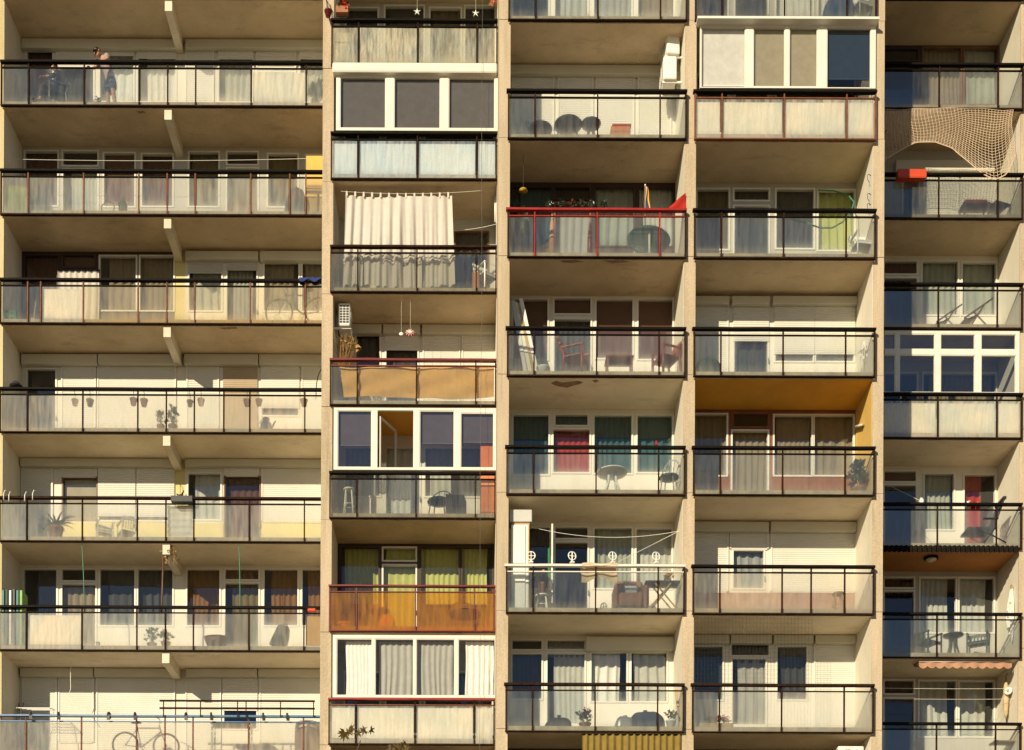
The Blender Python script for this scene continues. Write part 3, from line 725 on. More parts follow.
balcony(4, 0, post='rust', top='rust', glass='glass_cream', lining='board_white', label='enclosed balcony with rusty brown railing over white boards')
balcony(4, 1, glass='glass_clear')
balcony(4, 2, glass='glass_clear', soffit='orange_paint')
balcony(4, 3, glass='glass_clear', post='rust_dark', soffit='soffit_pale')
balcony(4, 4, glass='glass_dusty', extra=(812,), soffit='soffit_pale')
balcony(4, 5, rail='rust_dark', post='rust_dark', glass='glass_frost')
balcony(4, 6)
for k in range(-1, 7):
    balcony(5, k, glass={3: 'glass_cream', 1: 'glass_brownish'}.get(k, 'glass_clear'), lining='board_white' if k == 3 else None,
            soffit='rust_orange_paint' if k == 4 else ('soffit_pale' if k >= 3 else 'soffit'))

# plain lower storeys and everything below the lowest visible row
for b in range(1, 6):
    kb = 6 if b in (1, 5) else 7
    if b in (3, 4): kb = 6
    X0, X1 = BX(b); zt = floor_z(b, kb) - .17
    part('lower_facade', M().box(X0, X1, D[b] + .4, D[b] + .6, 0, zt - .02), 'plaster')
# painted inner side of the orange balcony
X0, X1 = BX(4)
part('painted_wall', M().box(X1 - .006, X1 + .002, D[4] + .14, YB(4) - .001, floor_z(4, 3) + .001, ceil_z(4, 3) - .001), 'ochre_paint')
# downstand beams of the wide column
for k in range(-1, 7):
    xa, xb = X_(162.7, D[1]), X_(170, D[1]); z1 = floor_z(1, k) - .171
    m = M(); m.box(xa, xb, D[1] + .06, YB(1) - .001, z1 - .27, z1)
    part('beam', m, 'plaster')

# residents' glazing
Yg = 0
enclosure(2, 1, [(341, 385, 78, 129), (395, 439.5, 78, 129), (449.5, 494, 78, 129)], 75, 131.5, 335, 498, ['blindgrey'] * 3, strong=False)
zz1, zz0 = Z_(415, 65.5, D[2]), Z_(415, 75, D[2])
part('shutter_box', M().rbox(BX(2)[0] - .02, BX(2)[1] - .01, D[2] - .1, D[2] + .12, zz0, zz1, .03), 'white_paint')
enclosure(2, 4, [(338.5, 371, 411, 468), (378.5, 412.5, 411, 468), (420.5, 453.5, 411, 468), (461.5, 493, 413, 468)], 408.5, 470.5, 334, 498, [('mauve', .42), 'open', ('mauve', .46), ('mauve', .5)])
enclosure(2, 6, [(337.5, 371.5, 639, 696), (376, 413, 639, 696), (417, 454, 639, 696), (459, 494.5, 639, 696)], 635.5, 698, 334, 498, [('cur_white', (.25, 1)), ('cur_grey', (.1, .97)), ('cur_grey', (.02, .97)), ('cur_white', (.2, .95))], strong=False)
enclosure(4, 0, [(702, 744.5, 28, 88.5), (754, 784, 28, 87.5), (790, 816.5, 28, 87.5), (827.5, 870, 28, 88.5)], 25.5, 89, 698.5, 874, [('white', .08), ('beige', .02), ('beige', 0), ('navy', .2)], strong=False)
zz1 = Z_(785, 16.5, D[4] - .16)
part('canopy_board', M().box(BX(4)[0] - .02, BX(4)[1] + .05, D[4] - .17, D[4] + .12, zz1 - .055, zz1), 'white_paint')
p5 = []
for (a, c) in ((884, 894), (900, 934), (941, 974), (981.5, 1015)): p5 += [(a, c, 334.5, 350), (a, c, 355.5, 393)]
enclosure(5, 3, p5, 331.5, 395, 884, 1019, [None] * 8)
# open casement leaf of the enclosed balcony
hx = X_(380, D[2] + .1); zt, zb_ = Z_(395, 414, D[2]), Z_(395, 467, D[2])
lf = M(); lw_ = .78
lf.plate(0, lw_, zb_, zt, [(.05, lw_ - .05, zb_ + .05, zt - .05)], -.02, .02)
lf.xf(radians(62), (hx, D[2] + .11, 0))
cas = part('casement', lf, 'white_paint')
gm = M().add([(.05, 0, zb_ + .05), (lw_ - .05, 0, zb_ + .05), (lw_ - .05, 0, zt - .05), (.05, 0, zt - .05)], [(0, 1, 2, 3)]).xf(radians(62), (hx, D[2] + .11, 0))
part('pane', gm, 'pane', cas)

# peeled paint under the fourth middle slab
def patch(b, k, pts):
    z = floor_z(b, k) - .1705; ps = []
    for px, py in pts:
        Y = (z - EYE) * F / (PY0 - py + TH * (px - PX0)); ps.append((X_(px, Y, py), Y))
    m = M(); n = len(ps); m.add([(x, y, z + .002) for x, y in ps] + [(x, y, z - .003) for x, y in ps], [tuple(range(2 * n - 1, n - 1, -1))] + [(i, n + i, n + (i + 1) % n, (i + 1) % n) for i in range(n)])
    part('peeled_patch', m, 'rust_patch')
mat('rust_patch', (.30, .19, .12), .9, .35, 12, .3)
patch(3, 2, [(551, 383), (556, 380.8), (563, 382.5), (571, 381.6), (578, 380.8), (583.5, 382), (580, 384), (573, 385.6), (567, 387.6), (559, 386.4), (554, 385)])
patch(3, 2, [(592, 380.5), (596, 379.6), (599, 381), (595, 382.6)])
patch(3, 1, [(560, 260.5), (575, 260), (584, 261.5), (572, 263), (563, 262.5)])
patch(3, 1, [(603, 260.5), (622, 260), (630, 262), (612, 263.4)])
patch(1, 0, [(136, 111.5), (143, 110.8), (146, 112.5), (140, 113.8)])
patch(1, 2, [(218, 327.6), (236, 327), (238, 328.6), (224, 329.4)])
# ------------------------------------------------------------------ things on the balconies
def at(b, k, e, px, z=None):
    Y = D[b] + e
    zz = floor_z(b, k) if z is None else z
    return (X_(px, Y, RY[b][0] + RY[b][1] * k + 30), Y, zz)
def hz(b, k, e, px, py):           # height above the floor of a photo point at depth e
    return zat(b, e, px, py) - floor_z(b, k)

# --- people ---------------------------------------------------------------
def skin_body(name, joints, edges, mats, parent, sub=2, root=0):
    me = bpy.data.meshes.new(name)
    me.from_pydata([j[:3] for j in joints], edges, [])
    o = bpy.data.objects.new(name, me); COL.objects.link(o); o.parent = parent
    md = o.modifiers.new('skin', 'SKIN'); md.use_smooth_shade = True; md.branch_smoothing = .6
    for i, j in enumerate(joints):
        sv = me.skin_vertices[0].data[i]; sv.radius = (j[3], j[4] if len(j) > 4 else j[3]); sv.use_root = (i == root)
    s = o.modifiers.new('sub', 'SUBSURF'); s.levels = sub; s.render_levels = sub
    me.materials.append(mm(mats))
    return o
def hand_fingers(J, E, wrist, palm_dir, side):
    """adds palm and five finger chains to the skeleton lists; wrist is an index"""
    wv = Vector(J[wrist][:3]); d = Vector(palm_dir).normalized(); sd = Vector(side).normalized()
    p = wv + d * .05; J.append((*p, .028, .016)); pi_ = len(J) - 1; E.append((wrist, pi_))
    for q, ln in ((-.028, .06), (-.010, .075), (.010, .08), (.028, .07)):
        a = p + sd * q + d * .035; c = a + d * ln * .5; e = c + d * ln * .3 + Vector((0, 0, -.02))
        J.append((*a, .009)); J.append((*c, .0085)); J.append((*e, .007))
        n = len(J); E += [(pi_, n - 3), (n - 3, n - 2), (n - 2, n - 1)]
    a = wv + d * .025 - sd * .04; c = a + d * .035 - sd * .012
    J.append((*a, .011)); J.append((*c, .009)); n = len(J); E += [(wrist, n - 2), (n - 2, n - 1)]
def face(parent, c, fwd, up, r, hairmat, bald=False):
    fwd, up = Vector(fwd).normalized(), Vector(up).normalized(); rt = fwd.cross(up)
    c = Vector(c)
    for s in (-1, 1):
        m = M(); m.ball(c + fwd * r * .88 + rt * s * r * .36 + up * r * .05, r * .11); obj('eye', m, 'dark_plastic', parent)
    n = M(); n.tube([c + fwd * r * .95 + up * r * .02, c + fwd * r * 1.22 - up * r * .28, c + fwd * r * .98 - up * r * .36], [r * .08, r * .15, r * .08], 8)
    obj('nose', n, 'skin', parent)
    q = M(); q.tube([c + fwd * r * .93 - up * r * .62 - rt * r * .26, c + fwd * r * 1.0 - up * r * .6, c + fwd * r * .93 - up * r * .62 + rt * r * .26], r * .06, 6)
    obj('mouth', q, 'wood_red', parent)
    for s in (-1, 1):
        e = M(); e.ball(c + rt * s * r * .93 - up * r * .05, (r * .12, r * .2, r * .28)); obj('ear', e, 'skin', parent)
    h = M()
    def fn(u, v):
        a = 2 * pi * u; t = v * (1.85 - .85 * max(0, cos(a)) + .06 * sin(11 * a))
        d = (fwd * cos(a) + rt * sin(a)) * sin(t) + up * cos(t)
        return c + d * r * (.99 + .05 * sin(9 * a) * sin(5 * t) + .03 * sin(17 * a + 3 * t)) + up * r * .06 - fwd * r * .05
    h.grid(fn, 18, 9); obj('hair', h, hairmat, parent)

# man leaning over the rail: local origin between the feet, -Y towards the rail
mx, my, mz = at(1, 0, .42, 110)
man = bpy.data.objects.new('person', None); COL.objects.link(man); man.location = (mx, my, mz); man.rotation_euler = (0, 0, -.75)
tag(man, 'man in grey pink shirt and blue shorts bending over the top balcony rail', 'person')
J = [(0, .02, .86, .125, .10),                                  # 0 pelvis
     (-.01, -.02, 1.02, .12, .095), (-.03, -.10, 1.20, .135, .095), (-.05, -.18, 1.33, .10, .08),   # 1-3 spine
     (-.06, -.24, 1.40, .055, .055), (-.065, -.31, 1.43, .085, .09), (-.07, -.36, 1.40, .075, .082),  # neck, head
     (-.20, -.18, 1.34, .062, .06), (-.255, -.27, 1.16, .045, .045), (-.235, -.40, 1.045, .034, .034),  # left of picture: arm
     (.12, -.16, 1.32, .062, .06), (.24, -.22, 1.14, .045, .045), (.15, -.38, 1.045, .034, .034),       # other arm
     (-.09, .03, .80, .092, .092), (-.10, .0, .47, .062, .064), (-.11, .05, .10, .04, .042), (-.115, -.07, .045, .042, .035),
     (.10, .03, .80, .092, .092), (.12, .02, .47, .062, .064), (.13, .10, .10, .04, .042), (.135, -.02, .045, .042, .035)]
E = [(0, 1), (1, 2), (2, 3), (3, 4), (4, 5), (5, 6), (3, 7), (7, 8), (8, 9), (3, 10), (10, 11), (11, 12), (0, 13), (13, 14), (14, 15), (15, 16), (0, 17), (17, 18), (18, 19), (19, 20)]
hand_fingers(J, E, 9, (.1, -.9, -.12), (1, .1, 0)); hand_fingers(J, E, 12, (-.1, -.9, -.12), (-1, .1, 0))
body = skin_body('body', J, E, 'skin', man)
face(body, (-.067, -.345, 1.425), (0, -.75, -.62), (0, -.62, .75), .098, 'hair')
Js = [(.0, .04, .74, .16, .13), (-.01, .0, .98, .165, .135), (-.03, -.10, 1.18, .185, .14), (-.05, -.175, 1.34, .15, .12), (-.195, -.18, 1.345, .10, .096), (-.25, -.26, 1.17, .07, .07), (.115, -.16, 1.33, .10, .096), (.23, -.215, 1.15, .07, .07)]
skin_body('shirt', Js, [(0, 1), (1, 2), (2, 3), (3, 4), (4, 5), (3, 6), (6, 7)], 'shirt_grey', man)
Jp = [(0, .01, 1.0, .142, .12), (0, .02, .82, .14, .12), (-.09, .03, .78, .115, .112), (-.10, .01, .52, .10, .10), (.10, .03, .78, .115, .112), (.12, .02, .52, .10, .10)]
skin_body('shorts', Jp, [(0, 1), (1, 2), (2, 3), (1, 4), (4, 5)], 'denim', man)
for s, (sx, sy) in enumerate(((-.115, -.03), (.135, .02))):
    obj('shoe', M().rbox(sx - .05, sx + .05, sy - .17, sy + .10, 0, .075, .03), 'dark_plastic', man)

# --- seating --------------------------------------------------------------
def chair_parts(wd=.5, dp=.48, sh=.44, bh=.92, leg=.022, mats=('wood_red', 'wood_red'), arms=True, slats=5, lean=.10, horizontal=False):
    ps = []
    seat = M()
    n = 5
    for i in range(n):
        y = -dp / 2 + dp * i / n
        seat.box(-wd / 2 + .02, wd / 2 - .02, y + .006, y + dp / n - .006, sh - .02, sh)
    ps.append(('seat', seat, mats[0]))
    b = M()
    if horizontal:
        for i in range(slats):
            z = sh + .12 + (bh - sh - .14) * i / slats; yy = dp / 2 + lean * (z - sh) / (bh - sh)
            b.box(-wd / 2 + .02, wd / 2 - .02, yy - .01, yy + .012, z, z + (bh - sh - .14) / slats * .62)
    else:
        for i in range(slats):
            x = -wd / 2 + .05 + (wd - .1) * i / (slats - 1)
            b.tube([(x, dp / 2, sh + .02), (x, dp / 2 + lean, bh - .04)], .018, 4)
        b.box(-wd / 2 + .01, wd / 2 - .01, dp / 2 + lean - .02, dp / 2 + lean + .015, bh - .07, bh)
    ps.append(('backrest', b, mats[0]))
    for sx in (-1, 1):
        x = sx * (wd / 2 - leg)
        ps.append(('leg', M().tube([(x, -dp / 2 + leg, 0), (x, -dp / 2 + leg, sh + (.2 if arms else -.02))], leg, 6), mats[1]))
        ps.append(('leg', M().tube([(x, dp / 2 + .03, 0), (x, dp / 2 - leg, sh), (x, dp / 2 + lean, bh - .02)], leg, 6), mats[1]))
        if arms: ps.append(('armrest', M().rbox(x - .03, x + .03, -dp / 2 - .01, dp / 2 + .05, sh + .2, sh + .235, .01), mats[0]))
    ps.append(('stretcher', M().box(-wd / 2 + .03, wd / 2 - .03, -dp / 2 + .01, -dp / 2 + .035, sh - .08, sh - .03), mats[1]))
    return ps
def hoop_chair_parts(r=.27, sh=.42, bh=.86, ms='dark_plastic', mc='black_cloth'):
    ps = [('seat', M().lathe([(.02, -.03), (r * .8, -.03), (r, 0), (r * .95, .03), (.02, .035)], (0, 0, sh), 18), mc)]
    h = M(); pts = [(r * 1.02 * cos(a), r * .75 * sin(a) * .45 + .12 + .1 * sin(a), sh + (bh - sh) * sin(a)) for a in [pi * i / 16 for i in range(17)]]
    h.tube(pts, .016, 6); ps.append(('back_hoop', h, ms))
    sp = M()
    for a in (.25, .42, .58, .75):
        q = pi * a; sp.tube([(r * .6 * cos(q), .14, sh), (r * .98 * cos(q), .12 + .36 * r * sin(q) + .06, sh + (bh - sh) * sin(q))], .009, 4)
    ps.append(('back_spindles', sp, ms))
    for a in (.25, .75, 1.25, 1.75):
        ps.append(('leg', M().tube([(r * .75 * cos(a * pi), r * .75 * sin(a * pi), sh - .02), (r * 1.0 * cos(a * pi), r * 1.0 * sin(a * pi), 0)], .016, 6), ms))
    return ps
def deck_chair_parts(ms='wood_brown', mc='dark_plastic'):
    ps = []
    for sx in (-.27, .27):
        ps.append(('frame_side', M().tube([(-.36, sx, .16), (.34, sx, .68)], .02, 6), ms))
        ps.append(('leg', M().tube([(.26, sx * .9, 0), (-.14, sx * .9, .36)], .018, 6), ms))
        ps.append(('leg', M().tube([(-.20, sx * .95, 0), (.14, sx * .95, .54)], .018, 6), ms))
    def fn(u, v):
        x = -.34 + .68 * u; z = .17 + .52 * u - .13 * sin(pi * u) * (1 - .4 * u)
        return (x, -.25 + .5 * v, z)
    s = M().grid(fn, 14, 3); s.grid(lambda u, v: (fn(u, v)[0] + .008, fn(u, v)[1], fn(u, v)[2] - .02), 14, 3)
    ps.append(('sling', s, mc))
    return ps
def stool_parts(h=.45, r=.17, ms='white_plastic'):
    ps = [('seat', M().lathe([(.02, -.03), (r, -.03), (r * 1.04, -.01), (r, .005), (.02, .005)], (0, 0, h), 16), ms)]
    for a in (.25, .75, 1.25, 1.75):
        ps.append(('leg', M().tube([(r * .7 * cos(a * pi), r * .7 * sin(a * pi), h - .02), (r * 1.15 * cos(a * pi), r * 1.15 * sin(a * pi), 0)], [.022, .017], 6), ms))
    ring = M().tube([(r * .95 * cos(q * pi / 6), r * .95 * sin(q * pi / 6), h * .4) for q in range(12)], .009, 5, closed=True)
    return ps + [('ring', ring, ms)]
def table_parts(r, h, ms, mt=None):
    ps = [('tabletop', M().lathe([(.02, -.03), (r * .97, -.03), (r, -.015), (r * .985, .0), (.02, .004)], (0, 0, h), 28), ms)]
    for a in (.25, .75, 1.25, 1.75):
        ps.append(('leg', M().tube([(r * .3 * cos(a * pi), r * .3 * sin(a * pi), h - .03), (r * .35 * cos(a * pi), r * .35 * sin(a * pi), h * .5), (r * .72 * cos(a * pi), r * .72 * sin(a * pi), 0)], [.04, .03, .025], 6), mt or ms))
    return ps
def square_table_parts(wd, dp, h, ms, mt=None):
    ps = [('tabletop', M().rbox(-wd / 2, wd / 2, -dp / 2, dp / 2, h - .035, h, .01), ms)]
    for sx in (-1, 1):
        for sy in (-1, 1):
            ps.append(('leg', M().box(sx * (wd / 2 - .04) - .018, sx * (wd / 2 - .04) + .018, sy * (dp / 2 - .04) - .018, sy * (dp / 2 - .04) + .018, 0, h - .035), mt or ms))
    return ps

# --- plants ---------------------------------------------------------------
def leaves(m, c, rad, n, size, seed, spread=None, shape='blade', up=.3):
    rr = random.Random(seed)
    for i in range(n):
        a, t = rr.uniform(0, 2 * pi), rr.uniform(-.4, 1) * pi / 2
        q = rr.uniform(.25, 1) ** .6
        rx, ry, rz = rad
        p = Vector((c[0] + rx * q * cos(a) * cos(t), c[1] + ry * q * sin(a) * cos(t), c[2] + rz * q * sin(t)))
        d = Vector((rr.gauss(0, 1), rr.gauss(0, 1), rr.gauss(up, .8))).normalized()
        s = d.cross(Vector((rr.gauss(0, 1), rr.gauss(0, 1), rr.gauss(0, 1)))).normalized()
        L = size * rr.uniform(.6, 1.25); wd = L * .32
        nn = d.cross(s) * L * .12
        m.add([p, p + d * L * .45 + s * wd + nn, p + d * L, p + d * L * .45 - s * wd + nn], [(0, 1, 2), (0, 2, 3)])
    return m
def pot_mesh(r=.11, h=.18):
    return M().lathe([(r * .68, 0), (r * .98, h * .82), (r * 1.08, h * .84), (r * 1.08, h), (r * .9, h), (r * .85, h * .9), (.01, h * .9)], (0, 0, 0), 14)
def potted(b, k, e, px, label, r=.11, h=.18, foliage=((.16, .16, .22), 70, .12), pm='terracotta', fm='leaf', z=None, flowers=None, seed=0, group=None, stems=True):
    rad, n, sz = foliage
    ps = [('pot', pot_mesh(r, h), pm)]
    f = M(); cz = h + rad[2] * .8
    leaves(f, (0, 0, cz), rad, n, sz, seed)
    if stems:
        rr = random.Random(seed + 5)
        for i in range(5):
            x, y = rr.uniform(-.6, .6) * rad[0], rr.uniform(-.6, .6) * rad[1]
            f.tube([(x * .2, y * .2, h * .85), (x, y, cz + rad[2] * .4)], .006, 4)
    ps.append(('foliage', f, fm))
    if flowers:
        g = leaves(M(), (0, 0, cz + rad[2] * .3), (rad[0] * 1.05, rad[1] * 1.05, rad[2]), 34, sz * .6, seed + 3)
        ps.append(('flowers', g, flowers))
    return thing('potted_plant', label, 'potted plant', at(b, k, e, px, z), ps, R.uniform(0, 6), group)

# --- bicycles -------------------------------------------------------------
def bicycle_parts(r=.33, frame='bike_frame'):
    ps = []
    for x in (-.52, .52):
        wheel = M().tube([(x + r * cos(q * pi / 14), 0, r + r * sin(q * pi / 14)) for q in range(28)], .02, 6, closed=True)
        spk = M()
        for q in range(14):
            a = 2 * pi * q / 14; spk.tube([(x, .02 * (-1) ** q, r), (x + r * .96 * cos(a), 0, r + r * .96 * sin(a))], .0022, 3)
        rim = M().tube([(x + r * .93 * cos(q * pi / 14), 0, r + r * .93 * sin(q * pi / 14)) for q in range(28)], .01, 5, closed=True)
        ps.append(('wheel', wheel, 'tyre', [('spokes', spk, 'chrome'), ('rim', rim, 'chrome')]))
    A, B, C_, Dh = (-.52, 0, r), (-.12, 0, .28), (-.22, 0, .78), (.36, 0, .80)
    fr = M()
    for p, q, rr_ in ((B, C_, .018), (C_, Dh, .018), (B, (.38, 0, .70), .021), (A, B, .011), (A, C_, .010), (C_, (-.24, 0, .90), .013), ((.34, 0, .86), (.43, 0, .58), .018), ((.43, 0, .58), (.52, 0, r), .013)):
        fr.tube([p, q], rr_, 6)
    ps.append(('frame', fr, frame))
    ps.append(('saddle', M().rbox(-.38, -.12, -.07, .07, .90, .95, .03), 'dark_plastic'))
    hb = M(); hb.tube([(.34, 0, .85), (.33, 0, .98)], .013, 6); hb.tube([(.30, -.28, 1.0), (.36, -.2, .99), (.36, .2, .99), (.30, .28, 1.0)], .012, 6)
    ps.append(('handlebar', hb, 'chrome'))
    cr = M().tube([(-.12 + .09 * cos(q * pi / 8), -.03, .28 + .09 * sin(q * pi / 8)) for q in range(16)], .008, 5, closed=True); cr.tube([(-.12, -.06, .28), (-.02, -.06, .14)], .012, 5); cr.tube([(-.12, .06, .28), (-.22, .06, .42)], .012, 5)
    ps.append(('crank', cr, 'chrome'))
    return ps

# --- air conditioners -----------------------------------------------------
def ac_parts(wd=.78, h=.55, dp=.28, louvres=True):
    ps = [('body', M().rbox(-wd / 2, wd / 2, -dp / 2, dp / 2, 0, h, .025), 'white_plastic')]
    g = M(); cx = -.08
    for r in (.05, .10, .15, .2): g.tube([(cx + r * cos(q * pi / 10), -dp / 2 - .012, h / 2 + r * sin(q * pi / 10)) for q in range(20)], .006, 4, closed=True)
    for q in range(8): g.tube([(cx, -dp / 2 - .012, h / 2), (cx + .22 * cos(q * pi / 4), -dp / 2 - .012, h / 2 + .22 * sin(q * pi / 4))], .006, 4)
    fan = M().lathe([(.01, 0), (.21, 0), (.21, .006), (.01, .006)], (0, 0, 0), 20).xf(0, (cx, -dp / 2 - .001, h / 2), rx=pi / 2)
    ps.append(('fan_opening', fan, 'dark_plastic')); ps.append(('grille', g, 'white_plastic'))
    for sx in (-1, 1) if louvres else ():
        lv = M(); x = sx * (wd / 2 + .004)
        for r_ in range(7):
            for c_ in range(3): lv.box(min(x, x - sx * .02), max(x, x - sx * .02), -dp / 2 + .035 + c_ * .08, -dp / 2 + .10 + c_ * .08, .06 + r_ * .065, .06 + r_ * .065 + .05)
        ps.append(('louvre', lv, 'dark_plastic'))
    br = M(); br.box(-wd / 2 + .08, -wd / 2 + .12, -dp / 2 - .02, dp / 2 + .12, -.04, 0); br.box(wd / 2 - .12, wd / 2 - .08, -dp / 2 - .02, dp / 2 + .12, -.04, 0)
    ps.append(('bracket', br, 'white_plastic'))
    return ps

# --- cloth ----------------------------------------------------------------
def cloth(fn, nu, nv): return M().grid(fn, nu, nv)
def wire(name, label, cat, pts, r, mt, base=None, group=None):
    return one(name, label, cat, M().tube(pts, r, 5), mt, base or pts[0], group)
def sagging(p, q, s, n=14): return [tuple(Vector(p).lerp(Vector(q), i / n) - Vector((0, 0, s * 4 * (i / n) * (1 - i / n)))) for i in range(n + 1)]
# ================================================================== column 1
# seated person and chair
sx, sy, sz = at(1, 0, .42, 56)
thing('folding_chair', 'grey metal folding chair under the seated person on the top balcony', 'chair', (sx, sy, sz),
      chair_parts(.46, .44, .42, .84, .014, ('denim', 'grey_metal'), True, 4, .12, True), radians(-62))
per = bpy.data.objects.new('person', None); COL.objects.link(per); per.location = (sx, sy, sz); per.rotation_euler = (0, 0, radians(-62))
tag(per, 'seated person in dark clothes with head turned down beside the leaning man', 'person')
J = [(0, .10, .52, .13, .12), (0, .13, .72, .125, .10), (0, .08, .92, .135, .095), (0, .05, 1.02, .09, .075), (0, .0, 1.09, .052, .052), (0, -.05, 1.14, .085, .09), (0, -.07, 1.20, .075, .085),
     (-.19, .05, 1.0, .06, .058), (-.25, -.06, .78, .045, .045), (-.16, -.28, .72, .033, .033),
     (.19, .05, 1.0, .06, .058), (.25, -.06, .78, .045, .045), (.17, -.30, .70, .033, .033),
     (-.10, .05, .50, .095, .09), (-.12, -.36, .50, .065, .065), (-.12, -.42, .10, .04, .042), (-.12, -.54, .045, .042, .035),
     (.10, .05, .50, .095, .09), (.12, -.36, .50, .065, .065), (.12, -.42, .10, .04, .042), (.12, -.54, .045, .042, .035)]
E = [(0, 1), (1, 2), (2, 3), (3, 4), (4, 5), (5, 6), (3, 7), (7, 8), (8, 9), (3, 10), (10, 11), (11, 12), (0, 13), (13, 14), (14, 15), (15, 16), (0, 17), (17, 18), (18, 19), (19, 20)]
hand_fingers(J, E, 9, (.15, -.9, -.2), (1, .1, 0)); hand_fingers(J, E, 12, (-.15, -.9, -.2), (-1, .1, 0))
skin_body('body', J, E, 'skin', per)
face(per, (0, -.055, 1.17), (-.35, -.85, -.4), (0, -.4, .9), .098, 'hair')
skin_body('jumper', [(0, .10, .54, .16, .14), (0, .13, .72, .16, .135), (0, .08, .92, .175, .135), (0, .05, 1.03, .14, .11), (-.19, .05, 1.0, .092, .09), (-.25, -.06, .78, .06, .06), (-.18, -.22, .73, .046, .046), (.19, .05, 1.0, .092, .09), (.25, -.06, .78, .06, .06), (.18, -.24, .71, .046, .046)],
          [(0, 1), (1, 2), (2, 3), (3, 4), (4, 5), (5, 6), (3, 7), (7, 8), (8, 9)], 'shirt_dark', per)
skin_body('trousers', [(0, .10, .54, .142, .12), (-.10, .05, .51, .108, .10), (-.12, -.36, .51, .08, .078), (-.12, -.42, .14, .055, .056), (.10, .05, .51, .108, .10), (.12, -.36, .51, .08, .078), (.12, -.42, .14, .055, .056)],
          [(0, 1), (1, 2), (2, 3), (0, 4), (4, 5), (5, 6)], 'trousers_dark', per)
for s_ in (-.12, .12): obj('shoe', M().rbox(s_ - .05, s_ + .05, -.64, -.37, 0, .08, .03), 'dark_plastic', per)
potted(1, 0, .4, 318, 'dark spiky potted plant at the right end of the top left balcony', .10, .2, ((.14, .14, .3), 40, .3), fm='leaf_dark', seed=3)
potted(1, 0, .16, 99, 'low green plant on the floor beside the leaning man', .07, .06, ((.18, .06, .04), 40, .07), seed=4, stems=False)

# row 1
b, k = 1, 1
wire('washing_line', 'long white washing line across ' + PH[1, 1], 'washing line', sagging((xat(1, .6, 7, 160), D[1] + .6, zat(1, .6, 7, 159)), (xat(1, .6, 326, 158), D[1] + .6, zat(1, .6, 326, 158)), .06), .006, 'cord_white')
x, y, z = at(1, 1, .62, 316); zt = hz(1, 1, .62, 316, 160)
thing('cupboard', 'tall yellow wooden cupboard at the right end of a frosted balcony', 'cupboard', (x, y, z),
      [('carcass', M().rbox(-.24, .24, -.16, .2, 0, zt, .01), 'yellow_wood'), ('door', M().rbox(-.225, -.005, -.185, -.162, .06, zt * .48, .006), 'yellow_wood'), ('door', M().rbox(.005, .225, -.185, -.162, .06, zt * .48, .006), 'yellow_wood'),
       ('shelf', M().box(-.24, .24, -.2, -.162, zt * .5, zt * .5 + .03), 'wood_tan'), ('door', M().rbox(-.225, .225, -.185, -.162, zt * .54, zt * .97, .006), 'yellow_wood')])
x, y, z = at(1, 1, .3, 108)
one('hoop', 'thin dark hoop leaning beside a dark vase on ' + PH[1, 1], 'hoop', M().tube([(.17 * cos(q * pi / 12), .03 * sin(q * pi / 12), .24 + .16 * sin(q * pi / 12)) for q in range(24)], .014, 6, closed=True), 'dark_plastic', (x, y, z), local=True)
x, y, z = at(1, 1, .3, 123)
one('vase', 'dark bottle shaped vase on ' + PH[1, 1], 'vase', M().lathe([(.06, 0), (.11, .1), (.115, .3), (.05, .42), (.03, .5), (.04, .53)], (0, 0, 0), 14), 'dark_green', (x, y, z), local=True)
def bag(px, e, b, k, wd, dp, h, mt, label, tilt=0, seed=0, nm='bag', cat='bag'):
    heap = 'heap' in label or 'sack' in label
    rr = random.Random(seed)
    m = M()
    def fn(u, v):
        a = 2 * pi * u; t = v * pi / 2 * 1.02
        q = 1 + .10 * sin(3 * a + seed) * cos(t) + .06 * sin(7 * a + 5 * v + seed)
        c, s = cos(a), sin(a)
        sq = lambda w_: math.copysign(abs(w_) ** .6, w_)
        return (wd / 2 * sq(c) * q * max(.02, cos(t) ** .45 if cos(t) > 0 else .02), dp / 2 * sq(s) * q * max(.02, cos(t) ** .45 if cos(t) > 0 else .02), h * sin(t) ** .9)
    m.grid(fn, 22, 12); m.xf(0, ry=tilt)
    zmin = min(v[2] for v in m.v); m.v = [(a, c, d - zmin) for a, c, d in m.v]
    ps = [('body', m, mt)]
    hd = M().tube([(-.09 + h * sin(tilt), -.05, h * cos(tilt) * .95), (-.05 + h * sin(tilt), -.05, h * cos(tilt) + .09), (.05 + h * sin(tilt), -.05, h * cos(tilt) + .09), (.09 + h * sin(tilt), -.05, h * cos(tilt) * .95)], .014, 6)
    ps.append(('tied_neck', M().lathe([(.05, 0), (.025, .03), (.03, .05), (.055, .09), (.01, .08)], (h * sin(tilt), 0, h * cos(tilt) - .03), 8), mt) if heap else ('handle', hd, 'dark_plastic'))
    return thing(nm, label, cat, at(b, k, e, px), ps)
bag(294, .35, 1, 1, .5, .3, hz(1, 1, .35, 294, 189) - .05, 'black_cloth', 'dark bulky sack standing left of the yellow cupboard', .12, 2)
x, y, z = at(1, 1, .12, 15)
one('ground_sheet', 'olive green cloth sheet hung inside the leftmost glass panel of the second balcony down', 'cloth',
    cloth(lambda u, v: (-.30 + .6 * u, .015 * sin(9 * u), .02 + .70 * v - .08 * u * v), 14, 6), 'green_cloth', (x, y, z), local=True)

